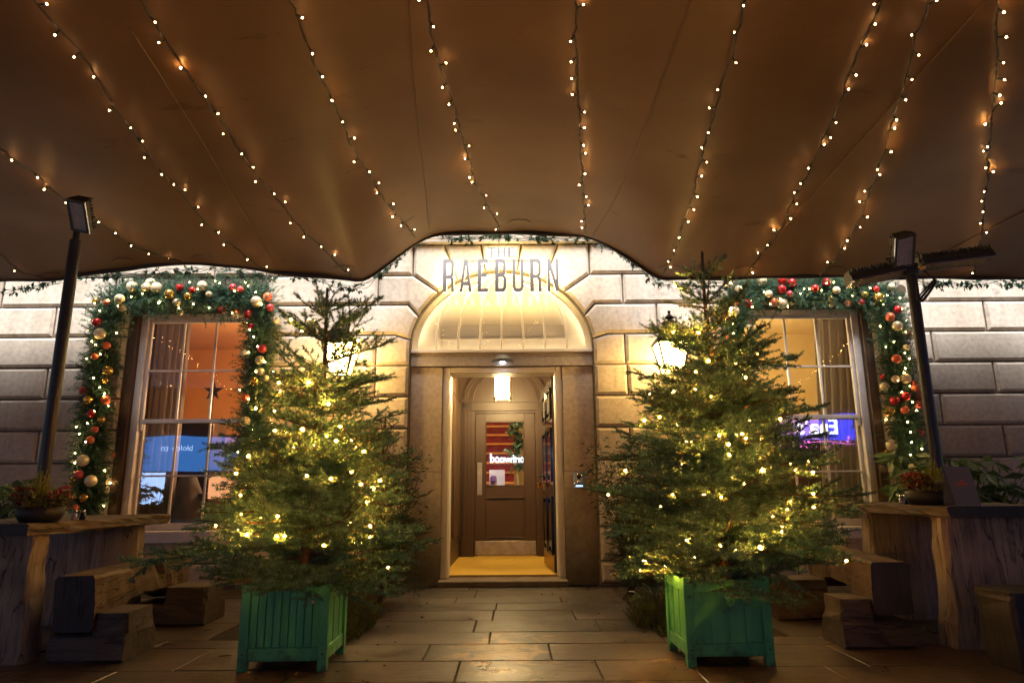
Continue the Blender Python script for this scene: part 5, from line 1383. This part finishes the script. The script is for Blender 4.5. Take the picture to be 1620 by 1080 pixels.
# ------------------------------------------------------------------ on the tables
def bowl(x, y, z, label, seed, r=.14):
    rnd = random.Random(seed); rng = np.random.default_rng(seed)
    t = thing('plant_bowl', (x, y, z), label, 'potted plant', 'bowls of winter plants')
    b = MB(); b.lathe([(r * .8, z), (r * .97, z + .035), (r, z + .085), (r * .93, z + .085), (r * .9, z + .07)], (x, y, 0), 28); b.build('bowl', 'black_plastic', t, smooth=True)
    s_ = MB(); s_.lathe([(r * .9, z + .066), (r * .6, z + .082)], (x, y, 0), 20); s_.build('soil', 'soil', t)
    segs = []
    hx = x - .02 + (.07 if x > 0 else 0)
    for _ in range(70):
        a = rnd.random() * 6.28; q = rnd.random() ** .6; p = np.array([hx + .03 * q * math.cos(a), y + .03 * q * math.sin(a), z + .07]); e = np.array([hx + .085 * q * math.cos(a), y + .07 * q * math.sin(a), z + .10 + (.24 if x < 0 else .2) * (1.05 - q * .6) * rnd.uniform(.6, 1)]); segs.append((p, e, rnd.uniform(.2, .9)))
    V, sh_ = needles(segs, 420, .016, .0032, sweep=1.6, up=0, rng=rng); np_mesh('heather', V, 3, 'heather', t, sh_)
    C_ = []; D_ = []
    for _ in range(260):
        a = rnd.random() * 6.28; q = r * rnd.uniform(.35, 1.12); C_.append((x + q * math.cos(a), y + q * math.sin(a), z + .07 + rnd.random() * .085)); D_.append((math.cos(a) + rnd.gauss(0, .5), math.sin(a) + rnd.gauss(0, .5), rnd.gauss(.3, .5)))
    np_mesh('trailing_leaves', leaves(C_, D_, rng.uniform(.03, .055, 260), .55, rng), 4, 'variegated', t, np.repeat(rng.random(260), 2))
    C_ = []; D_ = []
    for _ in range(70):
        C_.append((x - .085 + rnd.gauss(0, .025), y - .03 + rnd.gauss(0, .03), z + .08 + rnd.random() * .1)); D_.append((rnd.gauss(0, .6), rnd.gauss(0, .6), 1))
    np_mesh('red_foliage', leaves(C_, D_, .04, .5, rng), 4, 'red_leaf', t, np.repeat(rng.random(70), 2))
    be = MB()
    for _ in range(26):
        c = (x + (.11 if x < 0 else -.09) + rnd.gauss(0, .022), y + rnd.gauss(0, .03), z + .13 + rnd.random() * .07); be.lathe([(.002, -.008), (.008, -.003), (.008, .003), (.002, .008)], c, 7)
    be.build('berries', 'red_berry', t, smooth=True)
    if x > 0:
        k = MB(); c = Vector((x - .03, y - .06, z + .14))
        for j in range(7):
            for i in range(8):
                a = 2 * PI * i / 8 + j * .4; rr_ = .03 * math.sin(PI * (j + 1) / 8.5); q = c + Vector((rr_ * math.cos(a), rr_ * math.sin(a), -.03 + .01 * j)); k.lathe([(.003, -.006), (.008, 0), (.003, .005)], q, 5)
        k.build('pine_cone', 'cone', t)
    return t
bl_ = P(62, 800, 4.16); bowl(-2.80, 4.16, .747, 'black bowl of heather and red berries on the left table', 5, .125)
bowl(2.64, 4.46, .802, 'black bowl with pine cone and heather on the right table', 6, .13)
def shaker(x, y, z, label, salt):
    t = thing('shaker', (x, y, z), label, 'shaker', 'salt and pepper shakers'); b = MB(); b.lathe([(.017, z), (.019, z + .012), (.018, z + .034), (.013, z + .042)], (x, y, 0), 14); b.build('jar', 'shaker_glass' if salt else 'black_gloss', t, smooth=True)
    b = MB(); b.lathe([(.0145, z + .0425), (.0155, z + .05), (.011, z + .062)], (x, y, 0), 14); b.build('cap', 'chrome', t, smooth=True)
shaker(-2.745, 4.40, .747, 'pale shaker on the left table, nearer the bowl', True); shaker(-2.712, 4.43, .747, 'dark shaker on the left table, farther from the bowl', False)
shaker(2.56, 4.62, .802, 'pale shaker on the right table, farther from the bowl', True); shaker(2.605, 4.65, .802, 'dark shaker on the right table, nearer the bowl', False)
mc = thing('menu_card', (2.676, 4.17, .802), 'grey menu card with orange print standing on the right table', 'menu')
a, b = P(1501, 738, 4.18), P(1546, 738, 4.18)
x0, x1 = 2.605, 2.755; zb, zt_ = .803, 1.03
m = MB(); m.add([(x0, 4.13, zb), (x1, 4.13, zb), (x1 - .012, 4.18, zt_), (x0 - .012, 4.18, zt_)], [(0, 1, 2, 3)]); m.add([(x0, 4.25, zb), (x1, 4.25, zb), (x1 - .012, 4.183, zt_), (x0 - .012, 4.183, zt_)], [(3, 2, 1, 0)]); m.build('card', 'menu_card', mc)
def text_mesh(s_, w_, h_, offset=0.0):
    cu = bpy.data.curves.new('txt', 'FONT'); cu.body = s_; cu.size = 1; cu.extrude = .004; cu.offset = offset; cu.align_x = 'LEFT'
    o = bpy.data.objects.new('txt', cu); COL.objects.link(o); dg = bpy.context.evaluated_depsgraph_get(); dg.update()
    me = bpy.data.meshes.new_from_object(o.evaluated_get(dg)); bpy.data.objects.remove(o); bpy.data.curves.remove(cu)
    co = np.empty(len(me.vertices) * 3); me.vertices.foreach_get('co', co); co = co.reshape(-1, 3); lo, hi = co.min(0), co.max(0)
    co[:, 0] = (co[:, 0] - (lo[0] + hi[0]) / 2) / (hi[0] - lo[0]) * w_; co[:, 1] = (co[:, 1] - lo[1]) / (hi[1] - lo[1]) * h_; co[:, 2] = co[:, 2] / .004 * .0006
    me.vertices.foreach_set('co', co.ravel()); me.update(); return me
for s_, w_, h_, f_ in (('THE', .028, .012, .60), ('RAEBURN', .062, .018, .50)):
    me = text_mesh(s_, w_, h_, .02); me.materials.append(MATS['orange_ink'])
    tlt = math.atan2(.05, zt_ - zb)
    me.transform(Matrix.Rotation(PI / 2 - tlt, 4, 'X'))
    q = Vector(((x0 + x1) / 2 - .012 * f_, 4.13 + .05 * f_ - .0025, zb + (zt_ - zb) * f_)); link('lettering', me, mc, q)

# ------------------------------------------------------------------ patio heaters
def heater_head(t, c, d, up, L, w_, name='heater_head'):
    """box reflector: c inner end, d direction along its length, up its back."""
    d = Vector(d).normalized(); up = Vector(up); up = (up - d * up.dot(d)).normalized(); s_ = d.cross(up)
    m = MB(); rings = []
    for u in np.linspace(0, L, 3):
        q = Vector(c) + d * u
        rings.append([q + s_ * a + up * b for a, b in ((-w_ / 2, 0), (-w_ / 2, .03), (-w_ * .36, .062), (w_ * .36, .062), (w_ / 2, .03), (w_ / 2, 0))])
    m.loft(rings)
    nf = max(6, int(L / .022))
    for i in range(nf):
        q = Vector(c) + d * (L * (i + .5) / nf) + up * .075; m.obox(q, d * .004, s_ * w_ * (.36 + .05 * ((i * 5) % 3 == 0)), up * (.016 + .004 * ((i * 7) % 2)))
    hd = m.build(name, 'black_plastic', t)
    f = MB()
    q0 = Vector(c) - up * .004
    for a in (-1, 1): f.obox(q0 + d * L / 2 + s_ * (w_ / 2 - .008) * a, d * L / 2, s_ * .008, up * .006)
    for u in (.008, L - .008): f.obox(q0 + d * u, d * .008, s_ * (w_ / 2 - .017), up * .006)
    f.build('head_frame', 'chrome', hd)
    r = MB(); r.obox(q0 + d * L / 2 + up * .003, d * (L / 2 - .018), s_ * (w_ / 2 - .018), up * .002)
    n = max(6, int(L / .025))
    for i in range(n): q = q0 + d * (.02 + (L - .04) * (i + .5) / n) - up * .004; r.tube([q - s_ * (w_ / 2 - .018), q + s_ * (w_ / 2 - .018)], .0035, 4)
    r.build('reflector', 'reflector', hd)
    return hd
def pole(t, x, y, z0, z1, r=.037):
    m = MB(); m.lathe([(r, z0), (r, z1 - .03), (r * .6, z1 - .028), (r * .6, z1 + .03)], (x, y, 0), 18); m.build('pole', 'black_metal', t, smooth=False)
    b = MB(); b.lathe([(.2, z0), (.2, z0 + .012), (.07, z0 + .02), (.055, z0 + .1)], (x, y, 0), 24); b.build('base_plate', 'black_metal', t)
yl = 4.36; top = P(121, 372, yl); xl = top.x
h1 = thing('patio_heater', (xl, yl, 0), 'black patio heater pole with one lamp head rising behind the left table', 'heater', 'patio heaters')
pole(h1, xl, yl, 0, top.z - .01)
q0 = P(124, 364, yl - .05); q1 = P(142, 326, yl - .05)
heater_head(h1, (q0.x, yl - .02, q0.z), (q1.x - q0.x, -.2, q1.z - q0.z + .03), (.15, .5, .85), .225, .125)
yr = 4.7; top = P(1441, 432, yr); xr = top.x
h2 = thing('patio_heater', (xr, yr, 0), 'black patio heater with three lamp heads rising behind the right table', 'heater', 'patio heaters')
pole(h2, xr, yr, 0, top.z)
m = MB(); m.lathe([(.05, top.z - .02), (.055, top.z + .0), (.055, top.z + .06), (.03, top.z + .075)], (xr, yr, 0), 18); hub = m.build('hub', 'black_metal', h2)
m = MB(); m.lathe([(.036, top.z + .02), (.036, top.z + .035)], (xr + .055, yr - .03, 0), 14); m.build('warning_band', 'heather_band' if 'heather_band' in MATS else 'bauble_gold', h2)
qa = P(1432, 424, yr - .06); qb = P(1416, 380, yr - .1)
heater_head(h2, (qa.x, yr - .04, qa.z + .01), (qb.x - qa.x, -.2, qb.z - qa.z + .02), (-.15, .5, .85), .25, .145)
qa = P(1452, 424, yr); qb = P(1560, 411, yr)
heater_head(h2, (qa.x + .02, yr, qa.z), (qb.x - qa.x, -.02, qb.z - qa.z), (0, .15, 1), (qb - qa).length, .13)
qa = P(1428, 432, yr); qb = P(1346, 448, yr)
heater_head(h2, (qa.x, yr, qa.z), (qb.x - qa.x, .02, qb.z - qa.z), (0, .15, 1), (qb - qa).length, .13)
m = MB()
def px_tube(pp, Y, r=.006): m.tube([P(a, b, Y) for a, b in smooth_px(pp, 6)], r, 6)
px_tube([(1441, 420), (1442, 402), (1452, 400), (1455, 415)], yr - .05); px_tube([(1455, 415), (1463, 408), (1470, 412), (1476, 420)], yr - .05); px_tube([(1415, 425), (1408, 415), (1402, 410), (1410, 408)], yr - .05)
px_tube([(1462, 428), (1475, 440), (1480, 444), (1470, 455), (1458, 470), (1452, 474), (1462, 465), (1474, 452), (1481, 443), (1474, 446), (1456, 466), (1451, 472), (1450, 440)], yr - .06)
px_tube([(1476, 445), (1468, 458), (1456, 473), (1460, 475), (1472, 460), (1480, 447)], yr - .065, .009)
m.build('power_cable', 'cable', h2, smooth=True)

# ------------------------------------------------------------------ across the street (mirrored in the panes)
YX = -12.0
sh_ = thing('shop_row', (0, YX, 0), 'dark shop row across the street with lit blue shop signs', 'building')
m = MB(); m.box(-26, 26, YX - 8, YX, -.02, 9); m.build('wall', 'street_wall', sh_)
def signboard(x0, x1, z0, z1, m_): return MB().box(x0, x1, YX, YX + .12, z0, z1).build('signboard', m_, sh_)
def street_text(s_, xc, z, w_, h_, m_, off=0.02):
    me = text_mesh(s_, w_, h_, off); me.materials.append(MATS[m_]); me.transform(Matrix.Rotation(PI / 2, 4, 'X') @ Matrix.Identity(4)); me.transform(Matrix.Rotation(PI, 4, 'Z')); link('lettering', me, sh_, (xc, YX + .13, z))
signboard(-14.6, -8.6, 1.75, 3.05, 'sign_blue'); street_text('bloloy to', -12.8, 2.45, 1.15, .26, 'sign_dim', 0)
signboard(9.9, 13.2, 2.78, 3.72, 'sign_blue_deep'); street_text("Ena's", 11.7, 2.98, 1.6, .6, 'sign_white')
street_text('northwood', -.15, 2.16, 1.75, .36, 'sign_white', .04)
m = MB(); m.box(-15, -13.2, YX, YX + .05, .5, 1.7); m.build('shop_window', 'sign_dim', sh_)
m = MB()
for i in range(34):
    x_ = 9.6 + 3.6 * random.random(); z_ = 2.45 + .45 * random.random() ** 1.5; w_ = random.choice((.03, .05, .05, .09, .14)); m.lathe([(.004, -w_ * .5), (w_ * .5, -w_ * .2), (w_ * .5, w_ * .2), (.004, w_ * .5)], (x_, YX + .2, z_), 7)
m.tube([(9.6, YX + .19, 2.75), (10.8, YX + .19, 2.62), (12.0, YX + .19, 2.7), (13.2, YX + .19, 2.6)], .012, 4)
m.build('shop_lights', 'sign_pink', sh_)
m = MB(); m.box(-11.5, -9.8, YX, YX + .05, .7, 1.6); m.build('shop_window', 'sign_warm', sh_)

# ------------------------------------------------------------------ light and render settings
wd = bpy.data.worlds.new('World'); SC.world = wd; wd.use_nodes = True
nt = wd.node_tree; bg = nt.nodes['Background']; sky = nt.nodes.new('ShaderNodeTexSky'); sky.sky_type = 'NISHITA'; sky.sun_disc = False
SUN_E = math.radians(60)
sky.sun_elevation = SUN_E; sky.sun_rotation = math.radians(180)
tint = nt.nodes.new('ShaderNodeMix'); tint.data_type = 'RGBA'; tint.blend_type = 'MULTIPLY'; tint.inputs[0].default_value = 1; tint.inputs[7].default_value = (1, .87, .74, 1); nt.links.new(sky.outputs[0], tint.inputs[6]); nt.links.new(tint.outputs[2], bg.inputs['Color']); bg.inputs['Strength'].default_value = .12; sky.air_density = .7; sky.dust_density = 2; sky.ozone_density = .3
s = bpy.data.lights.new('sun', 'SUN'); s.energy = 11; s.angle = math.radians(30); s.color = (1, .97, .94)
so = bpy.data.objects.new('sun', s); COL.objects.link(so)
dv = Vector((0, math.cos(SUN_E), -math.sin(SUN_E))); so.rotation_euler = dv.to_track_quat('-Z', 'Y').to_euler()
SC.view_settings.view_transform = 'Standard'; SC.view_settings.look = 'None'; SC.view_settings.exposure = 0; SC.view_settings.gamma = 1
SC.render.engine = 'CYCLES'
SC.cycles.use_denoising = True
SC.cycles.max_bounces = 8; SC.cycles.diffuse_bounces = 3; SC.cycles.glossy_bounces = 3; SC.cycles.transparent_max_bounces = 8
SC.cycles.sample_clamp_indirect = 6; SC.cycles.blur_glossy = .5
SC.cycles.caustics_reflective = False; SC.cycles.caustics_refractive = False
